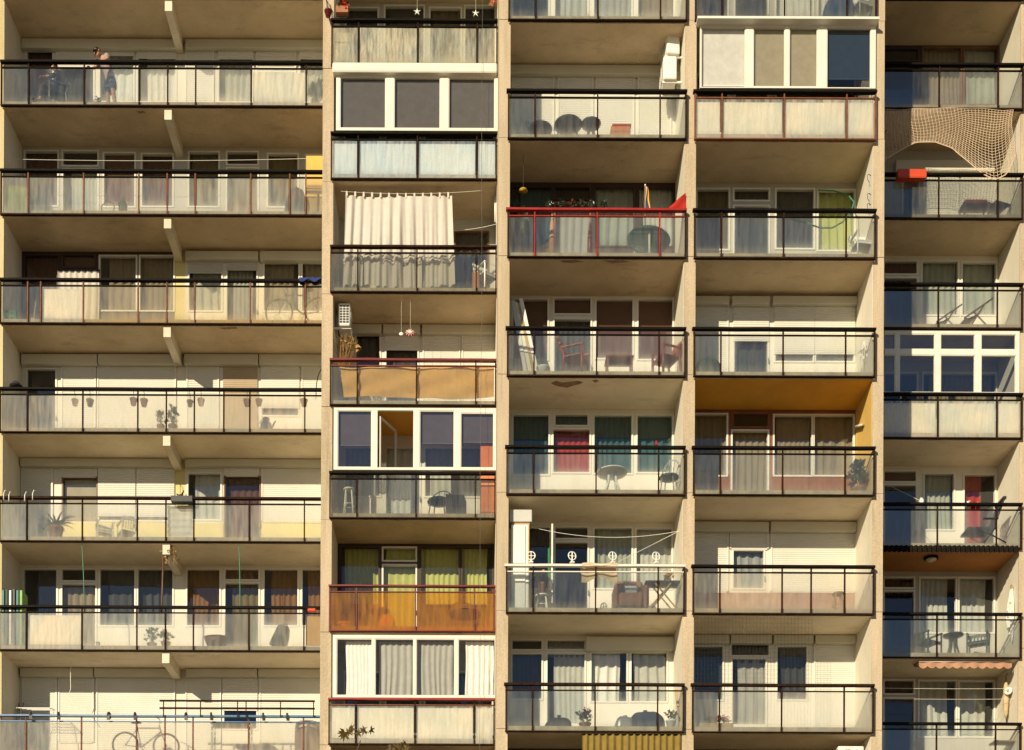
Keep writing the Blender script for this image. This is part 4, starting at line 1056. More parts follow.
# row 2
bx, by, bz = at(1, 2, .30, 299)
thing('bicycle', 'grey bicycle behind the yellowed glass at the right end of the third balcony down', 'bicycle', (bx, by, bz), bicycle_parts(.35), radians(176))
x0, x1 = X_(299, D[1] + .02), X_(321, D[1] + .02); zr = rail_z(1, 2)
one('cloth', 'dark blue cloth draped over the dark rail above the bicycle', 'cloth',
    cloth(lambda u, v: (x0 + (x1 - x0) * u, D[1] - .02 + .075 * cos(pi * v) * (1 + .1 * sin(9 * u)), zr + .055 + .012 * sin(pi * v) - (.10 + .04 * sin(11 * u)) * abs(cos(pi * v)) ** 3), 12, 12), 'cloth_blue', (x0, D[1], zr))
x, y, z = at(1, 2, .3, 11)
one('crate', 'green plastic crate in the left corner behind yellowed glass', 'crate', M().plate(-.17, .17, 0, .3, [(-.12, -.03, .06, .13), (.03, .12, .06, .13), (-.12, -.03, .18, .25), (.03, .12, .18, .25)], -.12, -.1).box(-.17, -.155, -.1, .12, 0, .3).box(.155, .17, -.1, .12, 0, .3).box(-.155, .155, .1, .12, 0, .3).box(-.155, .155, -.1, .1, 0, .02), 'cloth_green', (x, y, z), local=True)
x, y, z = at(1, 2, .25, 34)
one('broom', 'tan wooden broom standing beside the bleached panel', 'broom', M().tube([(0, 0, .12), (.02, .1, .62)], .02, 6).box(-.07, .07, -.03, .03, 0, .13), 'wood_tan', (x, y, z), local=True)
x0, x1 = X_(58, YB(1) - .05), X_(99, YB(1) - .05); z1 = Z_(78, 272, YB(1) - .05)
one('door_curtain', 'white striped lace curtain hung outside the dark door left of the yellow pillar', 'curtain', curtain_mesh(x0, x1, z1 - 1.6, z1, YB(1) - .09, .03, .14, 5), 'cloth_white', (x0, YB(1) - .05, z1))

# row 3: pots hooked inside the rail, pots on the floor
pots = [(75, 'leftmost'), (90, 'second'), (133.5, 'third'), (144, 'fourth'), (190, 'fifth'), (201, 'sixth'), (247, 'seventh'), (259, 'eighth'), (304, 'rightmost')]
proto = None
for i, (px, nm) in enumerate(pots):
    e = .14; x, y, z = at(1, 3, e, px, rail_z(1, 3) - .36)
    lab = '%s of the small brown pots hooked inside the dark rail above plant pots' % nm
    if proto is None:
        pm_ = pot_mesh(.085, .15); hk = M().tube([(0, 0, .13), (0, .02, .30), (0, -.10, .37), (0, -.16, .33)], .007, 5)
        proto = thing('flower_pot', lab, 'flower pot', (x, y, z), [('pot', pm_, 'terracotta'), ('hook', hk, 'dark_plastic')], 0, 'small pots hooked inside the rail')
    else: dup(proto, (x, y, z + R.uniform(-.02, .02)), 0, lab, R.uniform(.9, 1.15))
potted(1, 3, .3, 161, 'left of two potted plants on the floor under small hooked pots', .10, .2, ((.13, .12, .22), 60, .1), seed=11, group='floor plants')
potted(1, 3, .3, 173, 'right of two potted plants on the floor under small hooked pots', .12, .2, ((.14, .12, .26), 60, .12), fm='leaf_dark', pm='grey_metal', seed=12, group='floor plants')
x, y, z = at(1, 3, .3, 266)
thing('watering_can', 'dark blue watering can on the floor right of the potted plants', 'watering can', (x, y, z), [('body', M().lathe([(.13, 0), (.15, .05), (.14, .25), (.08, .33), (.10, .38)], (0, 0, 0), 14), 'denim'), ('spout', M().tube([(.12, 0, .1), (.25, 0, .33)], [.03, .018], 6), 'denim'), ('handle', M().tube([(-.13, 0, .1), (-.22, 0, .22), (-.1, 0, .36)], .013, 6), 'denim')])
x, y, z = at(1, 3, .0, 16, rail_z(1, 3) + .05)
one('hat', 'black rounded hat lying on the left end of a dark rail', 'hat', M().lathe([(.17, 0), (.17, .012), (.11, .03), (.10, .09), (.05, .13), (.005, .135)], (0, 0, 0), 16), 'black_cloth', (x, y, z), local=True)
pts = [(X_(316, D[1] + .9, 380) + .28 - .28 * cos(a), D[1] + .9, zat(1, .9, 320, 400) + .9 * sin(a) ** .7) for a in [pi * .5 * i / 8 for i in range(9)]]
wire('bracket_hoop', 'thin dark curved metal hoop at the right end above hooked pots', 'hoop', pts, .012, 'black_paint')

# row 4
pf = M(); rr = random.Random(21)
for i in range(46):
    a = rr.uniform(0, 2 * pi); ln = rr.uniform(.38, .62); up = rr.uniform(.15, .95); P = []
    for t in range(6):
        q = t / 5; P.append(Vector((cos(a) * ln * q, .7 * sin(a) * ln * q, .36 + ln * up * q * 1.25 - ln * .55 * q * q)))
    sd = Vector((-sin(a), cos(a), 0))
    vs = []
    for t, p in enumerate(P):
        wd = .028 * (1 - (t / 5) ** 2) + .002; vs += [p - sd * wd + Vector((0, 0, wd * .5)), p, p + sd * wd + Vector((0, 0, wd * .5))]
    pf.add(vs, [(3 * t + c, 3 * t + c + 1, 3 * t + c + 4, 3 * t + c + 3) for t in range(5) for c in (0, 1)])
thing('potted_plant', 'big spiky palm in a terracotta pot behind frosted glass', 'potted plant', at(1, 4, .35, 56), [('pot', pot_mesh(.19, .36), 'terracotta'), ('foliage', pf, 'leaf_dark')])
for i, (px, py) in enumerate(((4, 491), (9, 500), (25, 498), (33, 491))):
    x, y, z = at(1, 4, -.06, px, rail_z(1, 4))
    lab = '%s of four small white hooks on the rail near the potted palm' % ORD[i] if i < 3 else 'rightmost of four small white hooks on the rail near the potted palm'
    if i == 0: hook = one('hook', lab, 'hook', M().tube([(0, -.03, -.10), (0, -.03, .06), (.03, -.02, .15), (.07, 0, .13)], .013, 6), 'white_plastic', (x, y, z), 'white rail hooks', True)
    else: dup(hook, (x, y, z - (.04 if i in (1, 2) else 0)), R.uniform(-.3, .3), lab)
for i, (px, rz) in enumerate(((105, .4), (127, -2.6))):
    lab = '%s white plastic garden chair behind frosted glass below the hooked pots' % ('left' if i == 0 else 'right')
    if i == 0: wc = thing('plastic_chair', lab, 'chair', at(1, 4, .6, px), chair_parts(.42, .4, .34, .64, .016, ('white_plastic', 'white_plastic'), True, 6, .08), rz, 'white garden chairs')
    else: dup(wc, at(1, 4, .6, px), rz, lab)
x, y, z = at(1, 4, .10, 180)
one('mat', 'pale striped woven mat hung inside the glass below the yellow pillar', 'mat', cloth(lambda u, v: (-.33 + .66 * u, .012 * sin(30 * v), .03 + .8 * v), 8, 60), 'curtain_white', (x, y, z), local=True)
x, y, z = at(1, 4, -.14, 182, rail_z(1, 4) - .03)
one('flower_box', 'dark empty flower box hung on the rail before the yellow pillar', 'flower box', M().plate(-.27, .27, -.07, .07, [(-.25, .25, -.05, .05)], 0, .13).xf(rx=-pi / 2).box(-.27, .27, -.07, .07, -.145, -.131), 'dark_plastic', (x, y, z), local=True)
x, y, z = at(1, 4, 1.33, 180, zat(1, 1.33, 181, 494))
thing('wall_ornament', 'dark horn shaped ornament hung on the yellow pillar', 'ornament', (x, y, z), [('horn', M().tube([(-.09, 0, 0), (-.03, -.02, -.06), (.05, -.02, -.03), (.10, 0, .09)], [.015, .035, .03, .012], 8), 'dark_plastic'), ('hook', M().tube([(0, .07, .26), (0, 0, .25), (0, 0, .0)], .008, 5), 'dark_plastic')])

# row 5
cols = ['teal_board', 'dark_green', 'grey_metal', 'dark_plastic', 'teal_board', 'green_board']
names = ['outermost teal', 'dark green', 'grey', 'black', 'inner teal', 'lime green']
for i in range(6):
    x, y, z = at(1, 5, .22, 5.5 + i * 3.6)
    hh = hz(1, 5, .22, 10, 592) + R.uniform(-.03, .02)
    one('folded_board', '%s folded board standing upright in the left corner above the peeling panel' % names[i], 'board', M().rbox(-.035, .035, -.2, .2, 0, hh, .01), cols[i], (x, y, z), 'upright boards in the corner', True)
for i, (pa, pb) in enumerate((((82, 541), (84.5, 612)), ((239, 541), (240, 612)))):
    a = (X_(pa[0], D[1] + .1, pa[1]), D[1] + .1, floor_z(1, 4) - .175); c = (X_(pb[0], D[1] + .1, pb[1]), D[1] + .1, zat(1, .1, *pb))
    wire('cord', '%s green cord hanging down to the rail above the dark backpack' % ('left' if i == 0 else 'right'), 'cord', [a, ((a[0] + c[0]) / 2 + .01, a[1], (a[2] + c[2]) / 2), c], .012, 'cord_green', None, 'green hanging cords')
a = (X_(161.5, D[1] + .02), D[1] + .13, rail_z(1, 5) - .3); c = (X_(163, D[1] + .02), D[1] + .13, floor_z(1, 4) - .46)
one('pole', 'thin brown wooden pole standing at the rail under the beam end', 'pole', M().tube([a, c], .022, 6), 'wood_brown', a)
m = leaves(M(), (0, 0, 0), (.22, .12, .24), 60, .09, 31)
for i in range(7): m.tube([(-.1 + .03 * i, 0, .25), (R.uniform(-.15, .2), 0, -.2)], .006, 4)
one('dried_plant', 'dry brown climbing twigs beside the thin pole under the beam', 'plant', m, 'straw', (X_(171, D[1] + .15), D[1] + .15, zat(1, .15, 170, 556)), local=True)
bag(278, .3, 1, 5, .42, .3, .58, 'black_cloth', 'dark backpack leaning behind the glass left of the brown panel', .32, 5, 'backpack', 'backpack')
x, y, z = at(1, 5, .35, 217)
one('basket', 'wide dark wicker basket on the floor behind glass left of the backpack', 'basket', M().lathe([(.2, 0), (.30, .2), (.34, .33), (.31, .33), (.27, .18), (.01, .04)], (0, 0, 0), 20, sy=.6), 'wood_brown', (x, y, z), local=True)
potted(1, 5, .35, 152, 'left low shrub in a pot left of the wicker basket', .12, .16, ((.2, .15, .2), 70, .12), fm='leaf_dark', seed=41, group='low pot plants')
potted(1, 5, .35, 166, 'right low shrub in a pot left of the wicker basket', .12, .2, ((.17, .15, .14), 60, .12), seed=42, flowers='flower_pink', group='low pot plants')
x, y, z = at(1, 5, .0, 312, rail_z(1, 5) - .13)
one('pouch', 'small red pouch hanging under the rail above the brown panel', 'pouch', M().rbox(-.11, .11, -.03, .03, -.0, .09, .03), 'red_planter', (x, y - .06, z), local=True)
x, y, z = at(1, 5, .15, 98)
one('small_box', 'small dark cube shaped box beside the peeling panel', 'box', M().rbox(-.045, .045, -.04, .04, 0, .1, .01).rbox(-.05, .05, -.045, .045, .1, .12, .005), 'grey_metal', (x, y, z), local=True)

# row 6
m = M(); xa, xb = X_(161, D[1] - .12), X_(326, D[1] - .12) - .25
zt, zm, zb3 = Z_(240, 701, D[1] - .12), Z_(240, 708.5, D[1] - .12), Z_(240, 715.5, D[1] - .12)
rk = []
for z_ in (zt, zm): rk.append(('bar', M().box(xa, xb, D[1] - .14, D[1] - .11, z_ - .022, z_ + .022), 'rust_dark'))
for px in (165, 202, 239, 247.5, 282, 315):
    x = X_(px, D[1] - .12); rk.append(('upright', M().box(x - .012, x + .012, D[1] - .138, D[1] - .112, zb3 - .05, zt - .02), 'rust_dark'))
rk = [(n, q.xf(0, (-xa, -(D[1] - .12), -zb3)), mt) for n, q, mt in rk]
thing('rail_rack', 'dark red metal drying frame mounted above the blue rail', 'drying rack', (xa, D[1] - .12, zb3), rk)
for i, px in enumerate((31, 58.5, 109, 135, 186, 211, 263, 287)):
    x, y, z = at(1, 6, -.02, px, rail_z(1, 6))
    lab = '%s of eight dark cable clamps on the blue rail' % (ORD[i] if i < 7 else 'rightmost')
    if i == 0:
        m = M().tube([(0, .075 * cos(q * pi / 7), .065 * sin(q * pi / 7)) for q in range(14)], .028, 6, closed=True); m.box(-.02, .06, -.09, -.06, -.13, -.02)
        clp = one('clamp', lab, 'clamp', m, 'dark_plastic', (x, y, z), 'clamps on the blue rail', True)
    else: dup(clp, (x, y, z), R.uniform(-.25, .25), lab)
thing('bicycle', 'dark bicycle behind the glass below the blue rail', 'bicycle', at(1, 6, .45, 146), bicycle_parts(), radians(6))
x, y, z = at(1, 6, .5, 308)
one('barrel', 'brown plastic barrel behind the glass right under the drying frame', 'barrel', M().lathe([(.3, 0), (.34, .15), (.35, .45), (.34, .8), (.32, .93), (.27, .96), (.02, .97)], (0, 0, 0), 20), 'barrel_brown', (x, y, z), local=True)
thing('side_table', 'dark narrow table behind glass between the bicycle and the barrel', 'table', at(1, 6, .6, 232), square_table_parts(1.05, .45, hz(1, 6, .6, 232, 725), 'wood_brown', 'grey_metal'))
ps = []
xx = .85
for i in range(4): ps.append(('bar', M().tube([(-xx / 2, -.2 + .13 * i, 1.32 + .02 * i), (xx / 2, -.2 + .13 * i, 1.32 + .02 * i)], .012, 5), 'white_plastic'))
for s_ in (-1, 1):
    ps.append(('leg', M().tube([(s_ * xx / 2, -.25, 1.31), (s_ * xx / 2, .25, 1.4)], .014, 5), 'white_plastic'))
    ps.append(('leg', M().tube([(s_ * xx / 2, -.3, 0), (s_ * xx / 2, .1, 1.35)], .014, 5), 'white_plastic'))
thing('drying_rack', 'white tubular drying rack in the left corner behind the blue rail', 'drying rack', at(1, 6, .7, 36), ps)
ps = []
for s_ in (-1, 1): ps.append(('rail', M().tube([(s_ * .09, -.25, 0), (s_ * .06, .15, 1.65)], .02, 6), 'grey_metal'))
for i in range(5): ps.append(('rung', M().tube([(-.08, -.2 + .08 * i, .25 + .3 * i), (.08, -.2 + .08 * i, .25 + .3 * i)], .012, 5), 'grey_metal'))
thing('ladder', 'grey folding ladder leaning at the left wall behind the blue rail', 'ladder', at(1, 6, 1.0, 18), ps, radians(-12))
x, y, z = at(1, 6, .7, 70, floor_z(1, 5) - .172)
one('hanging_wire', 'thin bent wire hanging from the ceiling above the blue rail', 'wire', M().tube([(0, 0, 0), (.01, 0, -.75), (-.06, 0, -.95), (.1, 0, -1.15), (.16, 0, -1.25)], .009, 4), 'cord_white', (x, y, z), local=True)

# ================================================================== column 2
x, y, z = at(2, 0, -.12, 342, rail_z(2, 0) + .05)
f = leaves(M(), (0, 0, .28), (.16, .12, .28), 90, .11, 51); 
thing('flower_box', 'flower box of yellow and red blossoms at the left end of the top rail', 'flower box', (x, y, z),
      [('box', M().plate(-.15, .15, -.08, .08, [(-.135, .135, -.065, .065)], 0, .14).xf(rx=-pi / 2).box(-.15, .15, -.08, .08, -.16, -.141).xf(0, (0, 0, .16)), 'terracotta'), ('foliage', f, 'leaf_rust'),
       ('yellow_flowers', leaves(M(), (-.01, -.03, .45), (.11, .1, .14), 60, .09, 52), 'flower_yellow'), ('red_flowers', leaves(M(), (.05, -.05, .15), (.13, .09, .1), 50, .08, 53), 'flower_red')])
x, y, z = at(2, 0, -.1, 328, rail_z(2, 0) + .02)
thing('hanging_pot', 'small dark red pot on a bent bracket at the left dividing wall', 'flower pot', (x, y, z), [('pot', pot_mesh(.09, .14), 'dark_red_paint'), ('bracket', M().tube([(.0, .16, .1), (-.02, .02, .12), (-.03, 0, .35), (-.09, 0, .52)], .014, 5), 'black_paint'), ('stem', M().tube([(0, 0, .12), (.02, 0, .3), (-.05, 0, .42)], .008, 4), 'leaf_dark')])
x, y, z = at(2, 0, .05, 493, Z_(493, 3, D[2] + .05))
thing('hanging_flower', 'pink flower head hanging at the right of the top balcony', 'flower', (x, y, z), [('blossom', leaves(M(), (0, 0, 0), (.09, .07, .09), 50, .09, 55), 'flower_pink'), ('stem', M().tube([(.04, 0, .35), (.02, 0, .0)], .008, 4), 'leaf')])
for i, (px, py) in enumerate(((417, 11.5), (475.5, 13))):
    x, y, z = at(2, 0, .1, px, zat(2, .1, px, py)); m = M()
    for q in range(5):
        a = q * 2 * pi / 5 + .3; c_, s_ = cos(a), sin(a); m.add([(0, -.012, 0), (.03 * cos(a + .6), 0, .03 * sin(a + .6)), (.1 * c_, 0, .1 * s_), (.03 * cos(a - .6), 0, .03 * sin(a - .6)), (0, .012, 0)], [(0, 1, 2), (0, 2, 3), (4, 2, 1), (4, 3, 2)])
    thing('star_ornament', 'white star ornament hanging on a thread, %s of two by crinkled glass' % ('left' if i == 0 else 'right'), 'ornament', (x, y, z), [('star', m, 'white_plastic'), ('thread', M().tube([(0, 0, .03), (0, 0, floor_z(2, -1) - .17 - z)], .003, 4), 'cord_white')], 0, 'star ornaments')
x, y, z = at(2, 0, .25, 343)
thing('cabinet', 'small white cabinet with open shelf behind clear glass left of crinkled panels', 'cabinet', (x, y, z), [('carcass', M().rbox(-.19, .19, -.15, .15, 0, .78, .01), 'board_white'), ('door', M().rbox(-.18, .18, -.17, -.152, .05, .48, .005), 'white_plastic'), ('shelf', M().box(-.19, .19, -.175, -.152, .5, .52), 'dark_plastic')])

# hanging white curtain
e = .22; Y = D[2] + e
xa, xb = X_(345.5, Y, 193), X_(452, Y, 195); xe = X_(478, Y, 191)
za, zb4, ze = Z_(345, 192.5, Y), Z_(452, 194, Y), Z_(478, 190.5, Y)
lp = sagging((X_(341, Y, 193), Y, za + .03), (xe + .12, Y, ze), .07, 20)
wire('washing_line', 'thin line carrying the white tab top curtain', 'washing line', lp, .005, 'cord_white')
def linez(x):
    t = (x - lp[0][0]) / (lp[-1][0] - lp[0][0]); return lp[0][2] + (lp[-1][2] - lp[0][2]) * t - .07 * 4 * t * (1 - t)
zbot = Z_(400, 287, Y)
def fold(u, v): return (.045 + .025 * sin(13 * u + 1)) * sin(2 * pi * 11 * u + 1.9 * sin(5.3 * u) + (1.1 + sin(17 * u)) * v) * (.35 + .65 * v) + .022 * sin(2 * pi * 23 * u + 1 + 2.5 * v * sin(9 * u)) * v + .03 * sin(7 * u + 4 * v)
def cfn(u, v):
    x = xa + (xb - xa) * u + (-.06 * (1 - u) + .09 * u) * v
    zt_ = linez(xa + (xb - xa) * u) - .07 - .02 * abs(sin(pi * 12 * u))
    return (x, Y + fold(u, v), zt_ + (zbot + .03 * sin(8 * u) - zt_) * v)
cm = M().grid(cfn, 150, 14)
hem = M().grid(lambda u, v: (cfn(u, 1)[0], cfn(u, .66 + .1 * v)[1] - .03 - .05 * sin(pi * v), Z_(400, 257, Y) - .12 * v + .02 * sin(20 * u) + .025 * sin(5 * u)), 120, 4)
tabs = [('curtain_panel', cm, 'cloth_white'), ('ruffle', hem, 'cloth_white')]
for i in range(13):
    u = (i + .15) / 12.6; x = xa + (xb - xa) * u; zt_ = cfn(u, 0)[2]; zl = linez(x) + .01
    tabs.append(('tab', M().add([(x - .025, Y - .02, zt_ - .03), (x + .025, Y - .02, zt_ - .03), (x + .02, Y - .012, zl), (x - .02, Y - .012, zl), (x + .02, Y + .02, zl), (x - .02, Y + .02, zl), (x + .025, Y + .03, zt_ - .02), (x - .025, Y + .03, zt_ - .02)], [(0, 1, 2, 3), (3, 2, 4, 5), (5, 4, 6, 7)]), 'cloth_white'))
tabs = [(n, q.xf(0, (-xa, -Y, -zbot)), mt) for n, q, mt in tabs]
thing('hung_curtain', 'large white tab top curtain hung out to dry above the rail', 'curtain', (xa, Y, zbot), tabs)
wire('washing_line', 'short slanting line right of the hung white curtain', 'washing line', sagging((X_(452, D[2] + .9, 230), D[2] + .9, zat(2, .9, 452, 231)), (BX(2)[1], D[2] + .25, zat(2, .25, 497, 224)), .03), .006, 'cord_white')
x, y, z = BX(2)[1] - .04, D[2] + .5, zat(2, .5, 494, 222)
thing('tube_lamp', 'upright white tube lamp on the wall right of the hung curtain', 'lamp', (x, y, z), [('tube', M().tube([(0, 0, 0), (0, 0, .75)], .022, 8), 'white_plastic'), ('base', M().box(.02, .04, -.03, .03, -.05, .8), 'grey_box')])
x, y, z = at(2, 2, .3, 487)
thing('plastic_chair', 'white plastic chair behind glass right of the hung curtain', 'chair', (x, y, z), chair_parts(.46, .44, .42, .85, .02, ('white_plastic', 'white_plastic'), True, 5, .1), radians(35))
x, y, z = at(2, 2, .18, 476)
one('cloth', 'small pinkish cloth hanging behind glass beside the white chair', 'cloth', cloth(lambda u, v: (-.1 + .2 * u, .02 * sin(7 * u), .08 + .4 * v), 8, 6), 'cloth_pink', (x, y, z), local=True)

# row 3
ac1 = thing('air_conditioner', 'white air conditioner hung on the left wall over dry twigs', 'air conditioner', (BX(2)[0] + .26, D[2] + .62, zat(2, .3, 347, 325)), ac_parts(.62, .56, .3), radians(90), 'air conditioners')
m = M(); rr = random.Random(9)
x, y, z = BX(2)[0] + .28, D[2] + .32, zat(2, .32, 345, 384)
for i in range(60):
    a = rr.uniform(-.1, .1); m.tube([(a * .6, rr.uniform(-.06, .06), 0), (a * 1.6, rr.uniform(-.1, .1), .5), (a * 2.6 + rr.uniform(-.12, .22), rr.uniform(-.12, .12), .95 + rr.uniform(0, .3))], .006, 3)
leaves(m, (.08, 0, .95), (.3, .12, .22), 70, .12, 61)
one('dry_twigs', 'bundle of dry straw twigs standing under the air conditioner', 'plant', m, 'straw', (x, y, z), local=True)
one('twig_stand', 'dark stand under the bundle of dry straw twigs', 'stand', M().lathe([(.16, 0), (.1, .06), (.06, .3), (.1, z - floor_z(2, 3))], (0, 0, 0), 12), 'dark_plastic', (x, y, floor_z(2, 3)), local=True)
for i, (px, py, r, mt, lab) in enumerate(((410, 333, .1, 'flower_red', 'red and white round hanging mobile before the shutters'), (401, 334, .05, 'white_plastic', 'small white round charm hanging left of the red mobile'))):
    x, y, z = at(2, 3, .2, px, zat(2, .2, px, py)); m = M()
    m.ball((0, 0, 0), (r * 1.15, r * .5, r * .85), n=12)
    pr = [('bead', m, mt), ('thread', M().tube([(0, 0, r * .7), (0, 0, floor_z(2, 2) - .17 - z)], .003, 4), 'cord_white')]
    if i == 0:
        for a in range(5): pr.append(('stripe', M().tube([(r * 1.2 * cos(q) * cos(a * .63), -r * .55 * abs(sin(q + .01)) - .004, r * .9 * cos(q) * sin(a * .63)) for q in [pi * t / 6 for t in range(7)]], .008, 4), 'white_plastic'))
    thing('mobile' if i == 0 else 'charm', lab, 'ornament', (x, y, z), pr)
Y = D[2] + .07; xa, xb = X_(340, Y, 380), X_(494, Y, 380); za, zb5 = Z_(415, 366, Y), Z_(415, 397.5, Y)
def ofn(u, v):
    x = xa + (xb - xa) * u + (.10 * v * (1 - u) ** 3)
    zt_ = za + .05 * (u - .5) - .03 * abs(sin(pi * 5 * u)); zl = zb5 + .03 * sin(7 * u) - .01
    return (x, Y + .022 * sin(14 * u + 9 * v) + .012 * sin(31 * u - 14 * v), zt_ + (zl - zt_) * v)
one('cloth_screen', 'orange cloth screen tied inside the glass of the balcony below the hung curtain', 'cloth', cloth(ofn, 90, 14), 'cloth_orange', (xa, Y, zb5))
# row 4
thing('stool', 'white metal stool behind glass below the enclosed balcony with orange ceiling', 'stool', at(2, 4, .2, 349), stool_parts(.66, .14))
thing('wicker_chair', 'black hoop back chair behind glass under the enclosed casement windows', 'chair', at(2, 4, .35, 439), hoop_chair_parts(.3, .42, .84), radians(-15))
x, y, z = at(2, 4, .3, 456)
one('storage_box', 'dark storage box with sloping lid beside the black hoop back chair', 'box', M().add([(-.26, -.18, 0), (.26, -.18, 0), (.26, .18, 0), (-.26, .18, 0), (-.26, -.18, .52), (.2, -.18, .5), (.2, .18, .5), (-.26, .18, .52), (.26, -.18, .34), (.26, .18, .34)], [(0, 1, 8, 5, 4), (1, 2, 9, 8), (2, 3, 7, 6, 9), (3, 0, 4, 7), (4, 5, 6, 7), (5, 8, 9, 6), (3, 2, 1, 0)]), 'black_cloth', (x, y, z), local=True)
x, y, z = at(2, 4, .30, 488)
thing('cupboard', 'bright orange cupboard standing at the right end of the enclosed balcony', 'cupboard', (x, y, z), [('carcass', M().rbox(-.19, .17, -.1, .2, 0, hz(2, 4, .3, 487, 446), .01), 'orange_box'), ('door', M().rbox(-.18, .16, -.125, -.102, .1, hz(2, 4, .3, 487, 450), .006), 'orange_box')])
# row 5 behind the orange glass
thing('wicker_chair', 'dark round back chair behind orange glass', 'chair', at(2, 5, .4, 465), hoop_chair_parts(.42, .42, .86), radians(10))
x, y, z = at(2, 5, .35, 379)
thing('side_table', 'low table behind orange glass left of the round back chair', 'table', (x, y, z), table_parts(.27, .5, 'wood_brown'))
bag(386, .3, 2, 5, .4, .25, .35, 'yellow_wood', 'lumpy pale bag behind orange glass beside the low table', .1, 8)
x, y, z = at(2, 5, .2, 345)
one('sandals', 'small pale tray on the floor in the left corner behind orange glass', 'tray', M().lathe([(.12, 0), (.2, .05), (.19, .06), (.1, .02)], (0, 0, .08), 14, sy=.6).lathe([(.1, 0), (.1, .08)], (0, 0, 0), 10), 'flower_yellow', (x, y, z), local=True).name = 'tray'

# thin cable down the facade
Y = D[2] - .16; xc = X_(481, Y)
one('cable', 'thin pale cable hanging down the whole second column', 'cable', M().tube([(xc + .01 * sin(i), Y, z) for i, z in enumerate([.3 + i * 1.5 for i in range(20)])], .004, 5), 'cable_grey', (xc, Y, .3))

# maple tree whose top reaches the lowest balcony
Yt = D[2] - 1.6
tx, ty = X_(388, Yt), Yt
mt_ = bpy.data.objects.new('maple_tree', None); COL.objects.link(mt_); mt_.location = (tx, ty, 0)
tag(mt_, 'maple tree with reddish green leaves reaching up to the lowest enclosed balcony', 'tree')
ztop = Z_(358, 730, Yt)
tr = M(); tr.tube([(0, 0, 0), (.1, .05, 3), (-.05, 0, 6), (0, 0, Z_(390, 752, Yt))], [.2, .16, .1, .035], 8)
br = [((0, 0, 5.5), (-1.2, -.2, 8.0), (X_(362, Yt) - tx, 0, ztop - .25)), ((0, 0, 6), (.6, .1, 8), (X_(412, Yt) - tx, 0, Z_(412, 750, Yt))), ((0, 0, 4.5), (1.5, .3, 6.5), (2.0, .4, 8.2)), ((0, 0, 4.6), (-1.6, -.2, 6.0), (-2.1, -.3, 7.6))]
for q in br: tr.tube(q, [.09, .05, .012], 6)
tr.tube([(X_(391, Yt) - tx, 0, 8.5), (X_(392, Yt) - tx, 0, Z_(391, 745, Yt))], [.05, .035], 6)
obj('trunk', tr, 'bark', mt_)
def maple(m, p, d, s, size):
    n = d.cross(s).normalized(); pts = [p]
    for a, r in ((-2.2, .35), (-1.7, .75), (-1.25, .35), (-.85, .95), (-.42, .42), (0, 1.1), (.42, .42), (.85, .95), (1.25, .35), (1.7, .75), (2.2, .35)):
        pts.append(p + (d * cos(a) + s * sin(a)) * r * size + n * .12 * size * r * sin(a * 2))
    m.add(pts, [(0, i, i + 1) for i in range(1, 11)])
cr = M(); rr = random.Random(77)
def clump(c, rad, n, size=.13):
    for i in range(n):
        p = Vector(c) + Vector((rr.gauss(0, rad[0]), rr.gauss(0, rad[1]), rr.gauss(0, rad[2])))
        d = Vector((rr.gauss(0, .7), rr.gauss(-.2, .5), rr.gauss(-.1, .6))).normalized()
        s = d.cross(Vector((rr.gauss(0, .5), -1, rr.gauss(0, .5)))).normalized(); maple(cr, p, d, s, size * rr.uniform(.7, 1.2))
clump((X_(349, Yt) - tx, 0, Z_(349, 733, Yt)), (.07, .06, .07), 5, .19); clump((X_(366, Yt) - tx, 0, Z_(366, 733, Yt)), (.08, .06, .06), 5, .18)
clump((X_(404, Yt) - tx, 0, Z_(404, 748, Yt)), (.17, .1, .05), 8, .17)
for c in ((0, 0, 8.6), (-1.5, 0, 7.6), (1.6, .2, 7.4), (.4, -.4, 7.2), (-.7, .3, 6.6), (1.0, 0, 6.4), (-2.0, -.2, 6.9), (2.1, .3, 8.0)): clump(c, (.5, .45, .38), 130, .15)
obj('crown', cr, 'leaf_rust', mt_)
# ================================================================== column 3
# two stacked air conditioners
xw = BX(3)[1]
z0_ = zat(3, .55, 672, 82)
ac2 = thing('air_conditioner', 'lower of two white air conditioners stacked on the right wall', 'air conditioner', (xw - .29, D[3] + .75, z0_), ac_parts(.62, .54, .32, False), radians(-90), 'air conditioners')
dup(ac2, (xw - .25, D[3] + .72, zat(3, .55, 672, 57.5)), radians(-84), 'upper of two white air conditioners stacked on the right wall')
thing('wicker_chair', 'large dark hoop back chair behind glass under the stacked air conditioners', 'chair', at(3, 0, .35, 568), hoop_chair_parts(.34, .44, .92), radians(-8))
thing('wicker_chair', 'dark low round chair left of the large hoop back chair', 'chair', at(3, 0, .4, 540), hoop_chair_parts(.3, .36, .68), radians(40))
thing('side_table', 'small dark round table right of the large hoop back chair', 'table', at(3, 0, .4, 591), table_parts(.24, .52, 'dark_plastic'))
x, y, z = at(3, 0, .22, 620)
thing('storage_box', 'orange red box with printed sides on the floor under the air conditioners', 'box', (x, y, z), [('body', M().rbox(-.23, .23, -.14, .14, 0, .23, .01), 'orange_box'), ('lid', M().rbox(-.2, .25, -.16, .16, .232, .27, .008), 'red_planter'), ('band', M().box(-.235, .235, -.146, -.139, .08, .13), 'cloth_pink')])

